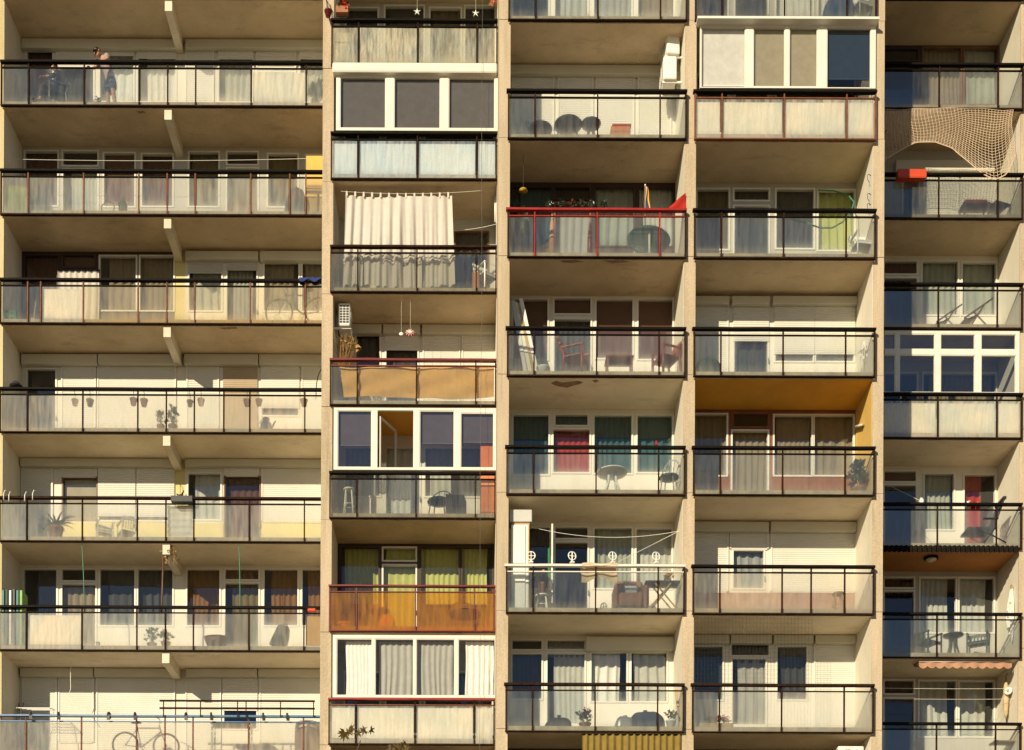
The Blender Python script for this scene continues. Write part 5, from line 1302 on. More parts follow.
# flag balcony
x, y, z = at(3, 1, .02, 645, rail_z(3, 1) - .35)
zt = zat(3, .02, 645, 186) - z
def ff(u, v):
    return (.015 + .12 * u * (.35 + .65 * v) + .01 * sin(8 * v), -.03 * sin(7 * u + 3 * v), zt - .02 - (zt - .40) * v)
fl = [('pole', M().tube([(0, 0, 0), (0, 0, zt)], .012, 6), 'wood_tan'), ('finial', M().ball((0, 0, zt + .02), .022), 'white_plastic')]
for i, mt in enumerate(('flag_white', 'flag_blue', 'flag_yellow', 'cloth_red')):
    a, c = ((0, .22), (.22, .62), (.62, .9), (.9, 1.0))[i]
    fl.append(('stripe', M().grid(lambda u, v: ff(a + (c - a) * u + .25 * v * (1 if i == 3 else 0) * 0, v), 5, 8), mt))
thing('flag', 'furled blue yellow and red flag on a short pole at the red rail', 'flag', (x, y, z), fl)
Y = D[3] - .0
A, B, C_ = (X_(667, Y, 207), Z_(667, 207.5, Y)), (X_(686, Y, 192), Z_(685, 192, Y)), (X_(686, Y, 209), Z_(686, 209, Y))
tri = cloth(lambda u, v: (A[0] + (B[0] - A[0]) * u, Y + .03 + .02 * sin(6 * u + 4 * v), (A[1] + (B[1] - A[1]) * u) * (1 - v) + (A[1] + (C_[1] - A[1]) * u) * v), 12, 6)
one('pennant', 'bright red triangular cloth tied at the right end of the red rail', 'cloth', tri, 'cloth_red', (A[0], Y, A[1]))
thing('folded_table', 'dark round table top tipped up behind glass under the flag', 'table', at(3, 1, .28, 649),
      [('tabletop', M().lathe([(.01, -.02), (.50, -.02), (.52, 0), (.50, .02), (.01, .02)], (0, 0, 0), 32, sy=.86).xf(0, (0, .05, .50), rx=radians(74)), 'dark_green'),
       ('leg', M().tube([(-.36, -.05, 0), (-.30, .1, .5)], .022, 6), 'cream_paint'), ('leg', M().tube([(.0, -.1, 0), (0, -.05, .56)], .03, 6), 'cream_paint'), ('leg', M().tube([(.36, -.05, 0), (.3, .1, .5)], .022, 6), 'cream_paint')])
x, y, z = at(3, 1, .5, 552)
thing('parasol', 'furled pink white parasol standing behind the red rail at left', 'parasol', (x, y, z), [('canopy', M().lathe([(.02, .25), (.08, .3), (.07, .6), (.05, .95), (.015, 1.12)], (0, 0, 0), 12), 'cloth_pink'), ('pole', M().tube([(0, 0, .0), (0, 0, 1.2)], .016, 6), 'white_plastic'), ('base', M().lathe([(.16, 0), (.16, .04), (.04, .08)], (0, 0, 0), 14), 'grey_metal')])
x, y, z = at(3, 1, .5, 590)
thing('parasol', 'furled dark red parasol standing behind the red rail near its middle post', 'parasol', (x, y, z), [('canopy', M().lathe([(.02, .25), (.07, .3), (.06, .6), (.04, .9), (.015, 1.0)], (0, 0, 0), 12), 'dark_red_paint'), ('pole', M().tube([(0, 0, .0), (0, 0, 1.05)], .016, 6), 'white_plastic'), ('base', M().lathe([(.16, 0), (.16, .04), (.04, .08)], (0, 0, 0), 14), 'grey_metal')])
for i, (px, fmat, n) in enumerate(((549, 'white_plastic', 'white'), (561, 'leaf_dark', 'dark green'), (573, 'flower_red', 'red'), (583, 'flower_red', 'wide red'), (592, 'white_plastic', 'thin white'), (603, 'leaf_dark', 'bushy dark'))):
    x, y, z = at(3, 1, .06, px, rail_z(3, 1) + .035)
    thing('potted_plant', '%s potted plant on the red rail left of the flag' % n, 'potted plant', (x, y, z - .0), [('pot', pot_mesh(.05, .08), 'dark_plastic'), ('foliage', leaves(M(), (0, 0, .13), (.1, .06, .1), 40, .07, 70 + i), 'leaf_dark'), ('flowers', leaves(M(), (0, 0, .15), (.1, .06, .06), 12, .05, 80 + i), fmat)])
x, y, z = at(3, 1, .5, 523, zat(3, .5, 523, 191))
thing('hanging_lamp', 'yellow glowing lantern hanging in the left corner behind the red rail', 'lantern', (x, y, z), [('shade', M().lathe([(.11, 0), (.09, .03), (.03, .05)], (0, 0, 0), 14), 'flower_yellow'), ('cord', M().tube([(0, 0, .08), (0, 0, floor_z(3, 0) - .17 - z)], .005, 4), 'cord_dark')]).__setitem__('label', 'yellow lantern hanging in the left corner behind the red rail')
potted(3, 1, .6, 517, 'leafy dark plant in the left corner behind the red rail', .14, .5, ((.2, .2, .55), 90, .2), fm='leaf_dark', pm='dark_plastic', seed=91)

# red wooden chairs
rc = thing('armchair', 'left red wooden armchair facing right behind the glass', 'chair', at(3, 2, .36, 576), chair_parts(.56, .50, .44, .98, .03, ('wood_red', 'wood_red'), True, 4, .14, True), radians(68), 'red wooden chairs')
dup(rc, at(3, 2, .36, 666), radians(-68), 'right red wooden armchair facing left behind the glass')
thing('coffee_table', 'low red wooden table between the two red armchairs', 'table', at(3, 2, .4, 619), square_table_parts(.66, .45, .46, 'wood_red'))
for i, (pt, ptop, pb, mt, nm) in enumerate(((513, 301, 523, 'grey_box', 'leftmost greyish'), (515.5, 302, 528, 'cream_paint', 'second cream'), (518.5, 302, 531, 'wood_tan', 'third tan'), (521, 297.5, 535, 'white_plastic', 'longest white'))):
    e0, e1 = .75, .25
    a = Vector((xat(3, e0, pt, ptop), D[3] + e0 + .02 * i, zat(3, e0, pt, ptop))); c = Vector(at(3, 2, e1, pb + 3)) + Vector((0, .02 * i, .01))
    m = M(); dv = (a - c); s_ = Vector((1, 0, 0)) * .045; t_ = Vector((0, 1, 0)) * .02
    vs = [c - s_ - t_, c + s_ - t_, c + s_ + t_, c - s_ + t_, a - s_ - t_, a + s_ - t_, a + s_ + t_, a - s_ + t_]
    m.add(vs, [(0, 1, 2, 3), (7, 6, 5, 4), (0, 4, 5, 1), (1, 5, 6, 2), (2, 6, 7, 3), (3, 7, 4, 0)])
    one('plank', '%s of four long boards leaning left of the red armchairs' % nm, 'board', m, mt, tuple(c), 'boards leaning in the corner')
x, y, z = at(3, 2, .2, 543)
one('basin', 'small white and blue basin on the floor beside the leaning boards', 'basin', M().lathe([(.1, 0), (.16, .12), (.17, .13), (.15, .12), (.09, .02)], (0, 0, .02), 16).lathe([(.08, 0), (.08, .02)], (0, 0, 0), 10), 'board_cool', (x, y, z), local=True)

# red curtain balcony
thing('round_table', 'round white plastic table on the balcony with the red door curtain', 'table', at(3, 3, .4, 612), table_parts(.37, .58, 'white_plastic'))
thing('wicker_chair', 'hoop back metal chair right of the round white table', 'chair', at(3, 3, .35, 669), hoop_chair_parts(.24, .42, .98, 'grey_metal', 'dark_green'), radians(-25))
x, y, z = at(3, 3, -.02, 656, rail_z(3, 3) + .05)
one('peg', 'small red clothes peg clipped on the dark rail near the metal chair', 'clothes peg', M().rbox(-.02, .02, -.02, .02, -.03, .07, .006).rbox(-.035, .035, -.015, .015, -.005, .02, .004), 'cloth_red', (x, y - .04, z), local=True)
x, y, z = at(3, 3, 1.3, 571, zat(3, 1.3, 571, 431))
# white railed balcony
x, y, z = at(3, 4, .45, 519)
zt = hz(3, 4, .45, 519, 527)
thing('cabinet', 'tall white cabinet at the left end behind the white rail', 'cabinet', (x, y, z), [('carcass', M().rbox(-.20, .22, -.14, .2, 0, zt, .012), 'white_plastic'), ('door', M().rbox(-.19, .14, -.165, -.142, .08, zt * .52, .006), 'white_plastic'), ('door', M().rbox(-.19, .14, -.165, -.142, zt * .55, zt * .98, .006), 'white_plastic'), ('side_panel', M().box(.221, .232, -.14, .2, 0, zt), 'yellow_wood')])
zt2 = hz(3, 4, .45, 519, 512.5) - zt
thing('storage_box', 'pale grey box stacked on the tall white cabinet', 'box', (x, y, z + zt), [('body', M().rbox(-.24, .3, -.16, .26, .06, zt2, .015), 'grey_box'), ('base', M().box(-.18, .24, -.12, .2, 0, .06), 'wood_tan')])
xd, Yd = X_(552.5, D[3] + .75), D[3] + .75
zd0, zd1 = floor_z(3, 4) + .02, zat(3, .62, 553, 524)
dl = M().plate(0, .72, 0, zd1 - zd0, [(.08, .64, .8, zd1 - zd0 - .1)], -.02, .02)
th = thing('door_leaf', 'white door leaf standing open edge on behind the white rail', 'door', (xd, D[3] + .6, zd0), [('frame', dl, 'white_paint'), ('pane', M().add([(.08, 0, .8), (.64, 0, .8), (.64, 0, zd1 - zd0 - .1), (.08, 0, zd1 - zd0 - .1)], [(0, 1, 2, 3)]), 'pane')], radians(87))
x = xd - .06
one('cloth', 'dark green cloth hanging on the open white door leaf', 'cloth', cloth(lambda u, v: (.035 * sin(9 * u), -.12 + .24 * u, -.75 + .75 * v - .1 * u), 10, 8), 'cloth_green', (x, D[3] + .75, zat(3, .75, 551, 547)), local=True)
p1 = (xat(3, .6, 531, 528), D[3] + .6, zat(3, .6, 531, 527)); p2 = (BX(3)[1], D[3] + .6, zat(3, .6, 679, 531)); p3 = (xat(3, .05, 618, 561), D[3] + .05, zat(3, .05, 618, 562))
wire('washing_line', 'sagging washing line from the tall cabinet to the right wall', 'washing line', sagging(p1, p2, .2), .007, 'cord_white')
wire('washing_line', 'slanting washing line from the white rail up to the right wall', 'washing line', [p3, p2], .007, 'cord_white')
for i, px in enumerate((531, 572, 612.5, 656)):
    x, y, z = at(3, 4, -.02, px, rail_z(3, 4) + .05); r = .095; zc = .17
    lab = '%s of four white wheel shaped holders on the white rail' % (ORD[i] if i < 3 else 'rightmost')
    if i == 0:
        m1 = M().tube([(r * cos(q * pi / 12), 0, zc + r * sin(q * pi / 12)) for q in range(24)], .014, 6, closed=True)
        m2 = M().tube([(-r, 0, zc), (r, 0, zc)], .012, 5); m2.tube([(0, 0, zc - r), (0, 0, zc + r)], .012, 5)
        m3 = M().tube([(0, 0, -.02), (0, 0, zc - r)], .02, 6); m3.rbox(-.05, .05, -.05, .05, -.005, .03, .01)
        orn = thing('rail_ornament', lab, 'ornament', (x, y, z), [('ring', m1, 'white_plastic'), ('cross', m2, 'white_plastic'), ('foot', m3, 'white_plastic')], 0, 'wheel shaped holders on the white rail')
    else: dup(orn, (x, y, z), R.uniform(-.4, .4), lab)
Y = D[3]; xa, xb = X_(582, Y), X_(618, Y); zr = rail_z(3, 4)
one('blanket', 'cream patterned blanket draped over the white rail', 'blanket', cloth(lambda u, v: (xa + (xb - xa) * u + .02 * sin(9 * v), Y + .0 - .085 * cos(pi * min(1, v * 2.2)) if v * 2.2 < 1 else Y + .09 + .03 * sin(9 * u), zr + .062 + .012 * sin(9 * u) - (.09 * (abs(cos(pi * v * 2.2)) ** 2) if v * 2.2 < .5 else 0) - max(0, v * 2.2 - 1) * (.30 + .06 * sin(7 * u + 1))), 20, 22), 'cloth_cream', (xa, Y, zr))
x, y, z = at(3, 4, .45, 630)
thing('upholstered_armchair', 'brown upholstered armchair behind the white rail', 'armchair', (x, y, z), [('seat', M().rbox(-.30, .30, -.3, .25, .12, .42, .06), 'chair_brown'), ('backrest', M().rbox(-.36, .36, .18, .36, .1, .88, .09), 'chair_brown'), ('armrest', M().rbox(-.42, -.29, -.32, .25, .08, .60, .06), 'chair_brown'), ('armrest', M().rbox(.29, .42, -.32, .25, .08, .60, .06), 'chair_brown'), ('cushion', M().rbox(-.22, .2, .02, .18, .44, .76, .05), 'grey_metal')])
thing('folding_table', 'small wooden folding table at the right end behind the white rail', 'table', at(3, 4, .35, 662), [('tabletop', M().rbox(-.42, .4, -.2, .2, .66, .70, .01), 'dark_plastic')] + [('leg', M().tube([(sx_ * .36, sy_, 0), (-sx_ * .2, sy_, .67)], .02, 5), 'wood_tan') for sx_ in (-1, 1) for sy_ in (-.15, .15)])
x, y, z = at(3, 4, .35, 668, floor_z(3, 4) + .70)
thing('potted_plant', 'yellow flowering pot on the wooden folding table', 'potted plant', (x, y, z), [('pot', pot_mesh(.06, .1), 'white_plastic'), ('flowers', leaves(M(), (0, 0, .16), (.1, .1, .08), 60, .09, 95), 'flower_yellow')])
thing('stool', 'low white stool beside the open white door leaf', 'stool', at(3, 4, .35, 542), stool_parts(.40, .16))
potted(3, 4, .35, 542, 'pink flowering plant on the low white stool', .09, .3, ((.18, .15, .14), 60, .11), z=floor_z(3, 4) + .405, flowers='flower_pink', seed=97)
# lowest middle balcony
bag(559, .3, 3, 5, .62, .3, .26, 'black_cloth', 'dark flat sack behind glass left of the reddish flowers', 0, 12)
potted(3, 5, .3, 585, 'bushy plant with reddish flowers right of the dark flat sack', .14, .14, ((.24, .16, .18), 110, .1), fm='leaf_dark', flowers='flower_red', seed=101)
bag(624, .32, 3, 5, .46, .3, .27, 'grey_metal', 'small grey sack right of the reddish flowers', .1, 14)
bag(646, .35, 3, 5, .8, .35, .40, 'shirt_dark', 'big dark peaked heap behind glass at the right', -.05, 15)
x, y, z = at(3, 5, .25, 671)
potted(3, 5, .25, 671, 'pale blue pot of grey green sprigs right of the dark heap', .12, .2, ((.15, .12, .12), 50, .1), pm='board_cool', seed=103)
a = Vector(at(3, 5, .3, 681)); c = Vector((xat(3, .7, 676, 690), D[3] + .7, zat(3, .7, 676, 690)))
one('plank', 'tan board leaning in the right corner above the gold valance', 'board', M().tube([a + Vector((0, 0, .03)), c], .045, 4), 'wood_tan', tuple(a))
Y = D[3] + .06; xa, xb = X_(582, Y, 740), BX(3)[1] - .02; zt = floor_z(3, 5) - .175
vm = M().grid(lambda u, v: (xa + (xb - xa) * u, Y + .045 * sin(2 * pi * 15 * u + sin(9 * u)) * (.4 + .6 * v), zt - v * (1.0 + .02 * sin(20 * u))), 160, 5)
thing('sun_curtain', 'gold striped sun curtain hanging below the lowest middle balcony', 'curtain', (xa, Y, zt), [('fabric', vm.xf(0, (-xa, -Y, -zt)), 'cloth_gold'), ('rod', M().tube([(0, 0, -.02), (xb - xa, 0, -.02)], .014, 6), 'black_paint')])

# ================================================================== column 4
x, y, z = at(4, -1, .3, 836)
bag(836, .3, 4, -1, .7, .3, .62, 'blue_bag', 'bright blue bag behind the brownish glass at the very top', .2, 21)
thing('plastic_chair', 'white plastic chair behind the brownish glass at the very top right', 'chair', at(4, -1, .3, 862), chair_parts(.46, .44, .42, .85, .02, ('white_plastic', 'white_plastic'), True, 5, .1), radians(20))
thing('plastic_chair', 'white plastic chair at the right end under the green cable', 'chair', at(4, 1, .4, 862), chair_parts(.44, .44, .42, .82, .02, ('white_plastic', 'white_plastic'), True, 5, .08), radians(8))
P = [(790, 219, .2), (806, 223, .2), (820, 228, .2), (832, 228, .2), (843, 222, .25), (851, 212, .5), (854, 202, .9), (848, 195, 1.2), (834, 191, 1.35), (818, 190, 1.38)]
wire('green_cable', 'green cable looping behind the glass and up to the window corner', 'cable', [(xat(4, e_, px, py), D[4] + e_, zat(4, e_, px, py)) for px, py, e_ in P], .017, 'cord_green')
for i, py in enumerate((176, 195, 205)):
    x, y, z = BX(4)[1], D[4] + .25, zat(4, .25, 871, py)
    lab = '%s dark wire clip on the sunlit wall right of the green cable' % ('upper', 'middle', 'lower')[i]
    if i == 0: wcl = one('wire_clip', lab, 'wire clip', M().tube([(0, 0, 0), (-.06, -.03, .02), (-.10, -.03, .0), (-.09, -.02, -.10), (-.04, 0, -.16)], .008, 4), 'cord_dark', (x, y, z), 'clips on the wall', True)
    else: dup(wcl, (x, y, z), 0, lab)
# shuttered balcony
x, y, z = at(4, 2, .3, 708)
bag(708, .3, 4, 2, .6, .3, .42, 'dark_green', 'dark sack with pale top behind glass above the orange ceiling', 0, 23)
ps = [('leg', M().tube([(-.2 + .2 * i, .15 * (i % 2), 0), (0, 0, 1.0)], .012, 5), 'white_plastic') for i in range(3)] + [('bar', M().tube([(-.15, 0, .7), (.15, 0, .95)], .01, 5), 'grey_metal')]
thing('tripod', 'thin white tripod stand at the right end above the orange ceiling', 'tripod', at(4, 2, .5, 864), ps)
# orange ceilinged balcony
potted(4, 3, .35, 858, 'tall layered dark plant behind glass on the orange ceilinged balcony', .14, .2, ((.22, .2, .34), 150, .16), fm='leaf_dark', seed=111)
x, y, z = BX(4)[1] - .05, D[4] + .95, zat(4, .95, 862, 426)
thing('tube_lamp', 'short slanting tube lamp on the ochre wall below the orange ceiling', 'lamp', (x, y, z), [('tube', M().tube([(-.02, -.28, -.12), (-.02, .28, .12)], .03, 8), 'lamp_glass'), ('base', M().tube([(.025, -.3, -.13), (.025, .3, .13)], .024, 4), 'grey_metal')])
x, y, z = at(4, 3, .35, 706)
one('storage_box', 'dark blue box at the left end of the orange ceilinged balcony', 'box', M().rbox(-.26, .26, -.18, .18, 0, .5, .015).rbox(-.28, .28, -.2, .2, .5, .56, .015), 'trousers_dark', (x, y, z), local=True)
thing('stool', 'small grey stool with a jar behind dusty glass at the right', 'stool', at(4, 4, .4, 838), stool_parts(.5, .14, 'wood_tan')).__setitem__('label', 'small tan stool behind dusty glass under the brick coloured wall')
# lowest
x, y, z = at(4, 5, .15, 716)
thing('flower_box', 'long low box of red and yellow flowers on the lowest fourth column balcony', 'flower box', (x, y, z), [('box', M().rbox(-.4, .4, -.08, .08, 0, .10, .01), 'wood_tan'), ('foliage', leaves(M(), (0, 0, .18), (.38, .08, .07), 80, .08, 121), 'leaf'), ('flowers', leaves(M(), (.12, -.02, .21), (.28, .08, .06), 60, .07, 122), 'flower_red')])
nm = M(); Y = D[4] + .1
xa, xb = BX(4)[0] + .01, X_(812, Y, 660); zt, zl = floor_z(4, 4) - .175, rail_z(4, 5) + .04
n = 34
for i in range(n + 1):
    x = xa + (xb - xa) * i / n; nm.box(x - .0015, x + .0015, Y - .002, Y + .002, zl, zt)
for j in range(16):
    z = zl + (zt - zl) * (j + .5) / 16; nm.box(xa, xb, Y - .0045, Y - .0022, z - .0011, z + .0011)
one('wire_mesh', 'fine wire cat mesh stretched above the red rail of the lowest fourth column balcony', 'mesh', nm, 'cord_dark', (xa, Y, zl))
dup(ac1, (X_(853, D[4] + .5) - .05, D[4] + .5, floor_z(4, 5) - .17 - .75), 0, 'air conditioner hanging below the lowest fourth column balcony')

# ================================================================== column 5
# brown net
Y = D[5] - .06; xa, xb = BX(5)[0] + .03, X_(1013, Y, 110)
zt = Z_(950, 109, Y)
def net_len(u):
    pts = [(0, 1.62), (.12, 1.42), (.25, 1.08), (.36, .86), (.5, .86), (.62, .98), (.72, 1.3), (.82, 1.68), (.88, 1.82), (.95, 1.68), (1, 1.2)]
    for (a, p), (c, q) in zip(pts[:-1], pts[1:]):
        if a <= u <= c: return p + (q - p) * (u - a) / (c - a)
    return 1.0
net = M(); nu, nv = 48, 25
def npt(i, j):
    u, v = i / nu, j / nv; L = net_len(u)
    sq = .85 + .15 * v
    return Vector((xa + (xb - xa) * (u + .012 * sin(5 * v + 9 * u)), Y + .05 * sin(11 * u) * v + .03 * sin(5 * v + 8 * u), zt - L * (v ** 1.1) - .012 * sin(29 * u) * (1 - v)))
for j in range(nv + 1):
    net.tube([npt(i, j) for i in range(nu + 1)], .006 if j < nv else .014, 3)
for i in range(nu + 1):
    net.tube([npt(i, j) for j in range(nv + 1)], .006, 3)
one('net', 'brown knotted net draped in a swag across the balcony opening', 'net', net, 'net_cord', (xa, Y, zt))
x, y, z = at(5, 1, -.12, 911, zat(5, -.1, 911, 180.5))
thing('flower_box', 'red orange flower box hooked on the rail under the brown net', 'flower box', (x, y, z), [('box', M().plate(-.36, .36, -.09, .09, [(-.34, .34, -.07, .07)], 0, .19).xf(rx=-pi / 2).box(-.35, .35, -.085, .085, -.215, -.191).xf(0, (0, 0, .215)), 'red_planter'), ('bracket', M().tube([(-.1, .06, .05), (-.1, .12, .2), (-.1, .2, .2)], .012, 5), 'black_paint')])
thing('chair', 'dark slatted chair behind the glass under the right end of the net', 'chair', at(5, 1, .4, 997), chair_parts(.5, .46, .42, .75, .02, ('dark_plastic', 'dark_plastic'), False, 5, .08), radians(20))
x, y, z = at(5, 1, .4, 974)
thing('blanket_box', 'low table with a red cloth behind the glass under the net', 'table', (x, y, z), square_table_parts(.7, .4, .44, 'wood_brown'))
one('cloth', 'red cloth folded on the low table under the net', 'cloth', M().rbox(-.3, .3, -.17, .17, .0, .08, .03), 'cloth_red', (x, y, z + .442), local=True)
m = M(); x, y, z = BX(5)[0] + .75, D[5] + .5, zat(5, .5, 905, 140)
leaves(m, (0, 0, .1), (.16, .1, .2), 40, .12, 131)
thing('hanging_plant', 'dark hanging plant in the shade behind the left side of the net', 'plant', (x, y, z), [('pot', pot_mesh(.08, .12).xf(0, (0, 0, -.12)), 'dark_plastic'), ('foliage', m, 'leaf_dark'), ('cord', M().tube([(0, 0, 0), (0, 0, floor_z(5, 0) - .17 - z)], .005, 4), 'cord_dark')])
# deck chairs
dk = thing('deck_chair', 'left of two dark sling deck chairs behind the glass', 'deck chair', at(5, 2, .55, 944), deck_chair_parts(), radians(10), 'deck chairs')
dup(dk, at(5, 2, .45, 973), radians(8), 'right and larger of two dark sling deck chairs behind the glass', 1.12)
# lounger
x, y, z = at(5, 4, .3, 984)
m1 = M().rbox(-.52, .14, -.27, .27, .36, .42, .02)
bk = M(); 
for i in range(6): bk.box(-.26 + .09 * i, -.2 + .09 * i, -.02, .02, 0, .85)
bk.box(-.27, .26, -.025, .025, .8, .88); bk.xf(radians(90), (.22, 0, .38), ry=0).xf(0)
ps = [('seat', m1, 'dark_plastic')]
b2 = M()
for i in range(6): b2.tube([(.16, -.25 + .1 * i, .40), (.42, -.25 + .1 * i, 1.16)], .022, 4)
b2.box(.38, .46, -.28, .28, 1.14, 1.2); ps.append(('backrest', b2, 'dark_plastic'))
for sy_ in (-.29, .29):
    ps.append(('leg', M().tube([(-.25, sy_, .38), (.45, sy_, 0)], .02, 6), 'dark_plastic')); ps.append(('leg', M().tube([(.2, sy_, .42), (-.12, sy_, 0)], .02, 6), 'dark_plastic'))
    ps.append(('armrest', M().rbox(-.15, .25, sy_ - .03, sy_ + .03, .60, .635, .01), 'dark_plastic'))
thing('lounger', 'dark reclining garden chair facing left behind the glass', 'lounger', (x, y, z), ps)
for i, (px, mt, c) in enumerate(((968, 'white_plastic', 'white'), (973, 'cloth_red', 'dark red'), (978, 'red_planter', 'bright red'))):
    x, y, z = at(5, 4, .12, px, rail_z(5, 4) - .10)
    one('watering_globe', '%s peg bag hanging at the rail in front of the red curtain' % c, 'bag', M().lathe([(.02, .0), (.06, .04), (.06, .14), (.03, .2), (.04, .22)], (0, 0, 0), 10).tube([(0, -.02, .2), (0, -.07, .22), (0, -.14, .16)], .008, 4), mt, (x, y, z), 'peg bags on the rail', True).name = 'peg_bag'
x, y, z = at(5, 4, -.02, 921, rail_z(5, 4) + .03)
one('clamp', 'small white clamp on the rail at the edge of the shade', 'clamp', M().rbox(-.05, .05, -.06, .06, -.03, .07, .015).rbox(-.03, .03, -.03, .03, .07, .11, .01), 'white_plastic', (x, y, z), local=True)
a = (xat(5, .3, 921, 502), D[5] + .05, rail_z(5, 4) + .05); c = (X_(886, D[5] + 1.0, 484), D[5] + 1.0, zat(5, 1.0, 886, 484))
wire('washing_line', 'thin line slanting from the white clamp into the shade', 'washing line', [c, a], .006, 'cord_white')
Y = D[5] - .05; xa, xb = BX(5)[0] + .02, X_(1019, Y)
zc = floor_z(5, 4) - .10
cs = M().grid(lambda u, v: (xa + (xb - xa) * u, Y + .03 * sin(2 * pi * 34 * u), zc + .0 - .16 * v), 272, 2); cs.grid(lambda u, v: (xa + (xb - xa) * u, Y + .012 + .03 * sin(2 * pi * 34 * u), zc - .16 * v), 272, 2)
part('corrugated_strip', cs, 'black_paint')
# round ceiling lamp
x, y, z = X_(931, D[5] + .5, 562), D[5] + .5, floor_z(5, 4) - .171
thing('ceiling_lamp', 'round pale lamp with dark rim on the orange brown ceiling', 'lamp', (x, y, z), [('rim', M().lathe([(.17, 0), (.185, -.03), (.17, -.06), (.14, -.06)][::-1], (0, 0, 0), 20), 'black_paint'), ('globe', M().lathe([(.01, -.11), (.08, -.105), (.135, -.075), (.14, -.055)], (0, 0, 0), 20), 'lamp_glass')])
for i, (px, rz) in enumerate(((928, .5), (978, -.5))):
    lab = '%s dark green plastic chair behind glass under the round ceiling lamp' % ('left' if i == 0 else 'right')
    if i == 0: pc = thing('plastic_chair', lab, 'chair', at(5, 5, .5, px), chair_parts(.52, .48, .40, .74, .022, ('dark_green', 'dark_green'), True, 6, .1), rz, 'dark green chairs')
    else: dup(pc, at(5, 5, .5, px), rz, lab)
thing('side_table', 'small dark green table between the dark green chairs', 'table', at(5, 5, .45, 953), table_parts(.26, .6, 'dark_green'))
x, y, z = BX(5)[1] - .05, D[5] + .4, zat(5, .4, 1007, 585)
ps = [('ring', M().tube([(0, .07 * cos(q * pi / 8), -.07 + .07 * sin(q * pi / 8)) for q in range(16)], .014, 5, closed=True), 'wood_tan')]
rr = random.Random(5)
for i in range(9):
    yy = -.14 + .035 * i
    ps.append(('strand', M().tube([(0, yy * .4, -.1), (-.02, yy, -.5), (-.02 + rr.uniform(-.03, .02), yy * 1.2, -.85), (-.01, yy * .8, -1.15 - rr.uniform(0, .35))], [.012, .03, .022, .008], 5), 'curtain_white'))
for i in range(5):
    ps.append(('knot', M().ball((-.03, rr.uniform(-.14, .14), -.45 - .16 * i), .05, n=8), 'curtain_white'))
thing('macrame_hanging', 'white knotted macrame hanging on the brown right wall', 'wall hanging', (x, y, z), ps)
# scalloped awning
Y = D[5] + .06; xa, xb = X_(919, Y, 665), X_(1012, Y, 665); zt = Z_(965, 662.5, Y)
val = M().grid(lambda u, v: (xa + (xb - xa) * u, Y + .012 * sin(40 * u), zt - v * (.10 + .055 * abs(sin(pi * 11 * u)))), 132, 3)
can = M().grid(lambda u, v: (xa + (xb - xa) * u, Y + .35 * v, zt + .03 * v - .02 * sin(pi * v)), 30, 6)
sh_ = lambda q: q.xf(0, (-xa, -Y, -zt))
thing('awning', 'pink scalloped awning rolled out below the balcony with the ceiling lamp', 'awning', (xa, Y, zt), [('valance', sh_(val), 'cloth_pink'), ('canopy', sh_(can), 'cloth_pink'), ('front_bar', M().tube([(0, 0, .012), (xb - xa, 0, .012)], .018, 6), 'grey_metal'), ('roller', M().tube([(0, .36, .05), (xb - xa, .36, .05)], .05, 8), 'grey_metal')])
for i, py in enumerate((687.5, 698)):
    a = (BX(5)[0], D[5] + .35, zat(5, .35, 890, py)); c = (BX(5)[1], D[5] + .35, zat(5, .35, 1010, py + 1))
    wire('washing_line', '%s of two pale washing lines under the scalloped awning' % ('upper', 'lower')[i], 'washing line', sagging(a, c, .02), .006, 'cord_white')
x, y, z = BX(5)[1] - .12, D[5] + .55, zat(5, .55, 1004, 718)
thing('parasol', 'brown furled parasol hanging on the wall under the scalloped awning', 'parasol', (x, y, z), [('canopy', M().lathe([(.015, 0), (.05, .1), (.075, .45), (.06, .8), (.03, .92)], (0, 0, 0), 12), 'cloth_cream'), ('handle', M().tube([(0, 0, .9), (0, 0, 1.1), (.05, 0, 1.16)], .012, 5), 'wood_brown')])
x, y, z = at(5, 6, .4, 1000, zat(5, .4, 1000, 691))
thing('wall_disc', 'small round white disc with dark centre beside the furled brown parasol', 'disc', (BX(5)[1] - .12, y, z), [('plate', M().lathe([(.01, 0), (.095, 0), (.1, .012), (.09, .025), (.01, .025)], (0, 0, 0), 20).xf(radians(-35), rx=pi / 2), 'white_plastic'), ('centre', M().lathe([(.005, 0), (.035, 0), (.03, .02), (.005, .02)], (0, 0, .026), 14).xf(radians(-35), rx=pi / 2), 'wood_tan'), ('arm', M().tube([(0, .03, 0), (.12, .05, 0)], .012, 5), 'grey_metal')])
thing('side_table', 'pale folding table behind glass under the scalloped awning', 'table', at(5, 6, .4, 1003), square_table_parts(.6, .4, .62, 'wood_tan', 'white_plastic'))
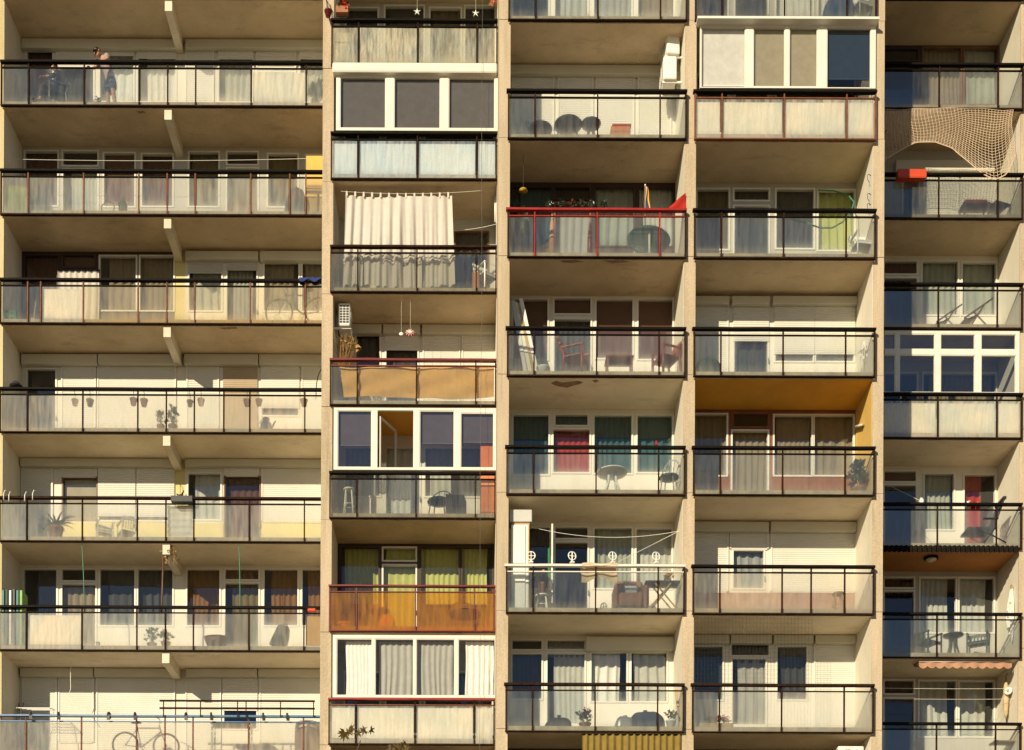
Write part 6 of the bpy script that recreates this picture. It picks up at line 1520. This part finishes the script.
# ------------------------------------------------------------------ ground, sky, sun, camera
g = M(); g.add([(-900, -700, 0), (900, -700, 0), (900, 1600, 0), (-900, 1600, 0)], [(0, 1, 2, 3)])
go = obj('ground', g, 'ground_mat'); go['kind'] = 'structure'
SUN = Vector((.62, 1.0, -.457)).normalized()
ld = bpy.data.lights.new('sun', 'SUN'); ld.energy = 5.0; ld.angle = radians(.5); ld.color = (1.0, .85, .61)
so = bpy.data.objects.new('sun', ld); COL.objects.link(so); so.location = (-20, -30, 40)
so.rotation_euler = SUN.to_track_quat('-Z', 'Y').to_euler()
wd = bpy.data.worlds.new('World'); sc.world = wd; wd.use_nodes = True
nt = wd.node_tree; nt.nodes.clear()
bg = nt.nodes.new('ShaderNodeBackground'); sk = nt.nodes.new('ShaderNodeTexSky'); wo = nt.nodes.new('ShaderNodeOutputWorld')
sk.sky_type = 'NISHITA'; sk.sun_disc = False
sk.sun_elevation = math.asin(-SUN.z); sk.sun_rotation = math.atan2(-SUN.x, -SUN.y)
sk.air_density = 1.0; sk.dust_density = .25; sk.ozone_density = 2.0
bg.inputs[1].default_value = .06
nt.links.new(sk.outputs[0], bg.inputs[0]); nt.links.new(bg.outputs[0], wo.inputs[0])

cd = bpy.data.cameras.new('camera'); cam = bpy.data.objects.new('camera', cd); COL.objects.link(cam); sc.camera = cam
cd.sensor_fit = 'HORIZONTAL'; cd.sensor_width = 36; cd.lens = F / 1024 * 36
cd.clip_start = .1; cd.clip_end = 4000
# principal point (470, 1094); the roll turns about the optical axis
dx, dy = 512 - PX0, 375 - PY0
cd.shift_x = dx / 1024; cd.shift_y = -dy / 1024
cam.location = (0, 0, EYE)
cam.rotation_euler = (Matrix.Rotation(radians(90), 3, 'X') @ Matrix.Rotation(TH, 3, 'Z')).to_euler()
vs = sc.view_settings
vs.view_transform = 'Standard'; vs.look = 'None'; vs.exposure = .27; vs.gamma = 1; vs.use_curve_mapping = False
sc.cycles.use_denoising = True
sc.cycles.max_bounces = 8; sc.cycles.transparent_max_bounces = 16; sc.cycles.diffuse_bounces = 5; sc.cycles.glossy_bounces = 3; sc.cycles.transmission_bounces = 6
sc.cycles.caustics_refractive = False; sc.cycles.caustics_reflective = False
sc.cycles.sample_clamp_indirect = 4
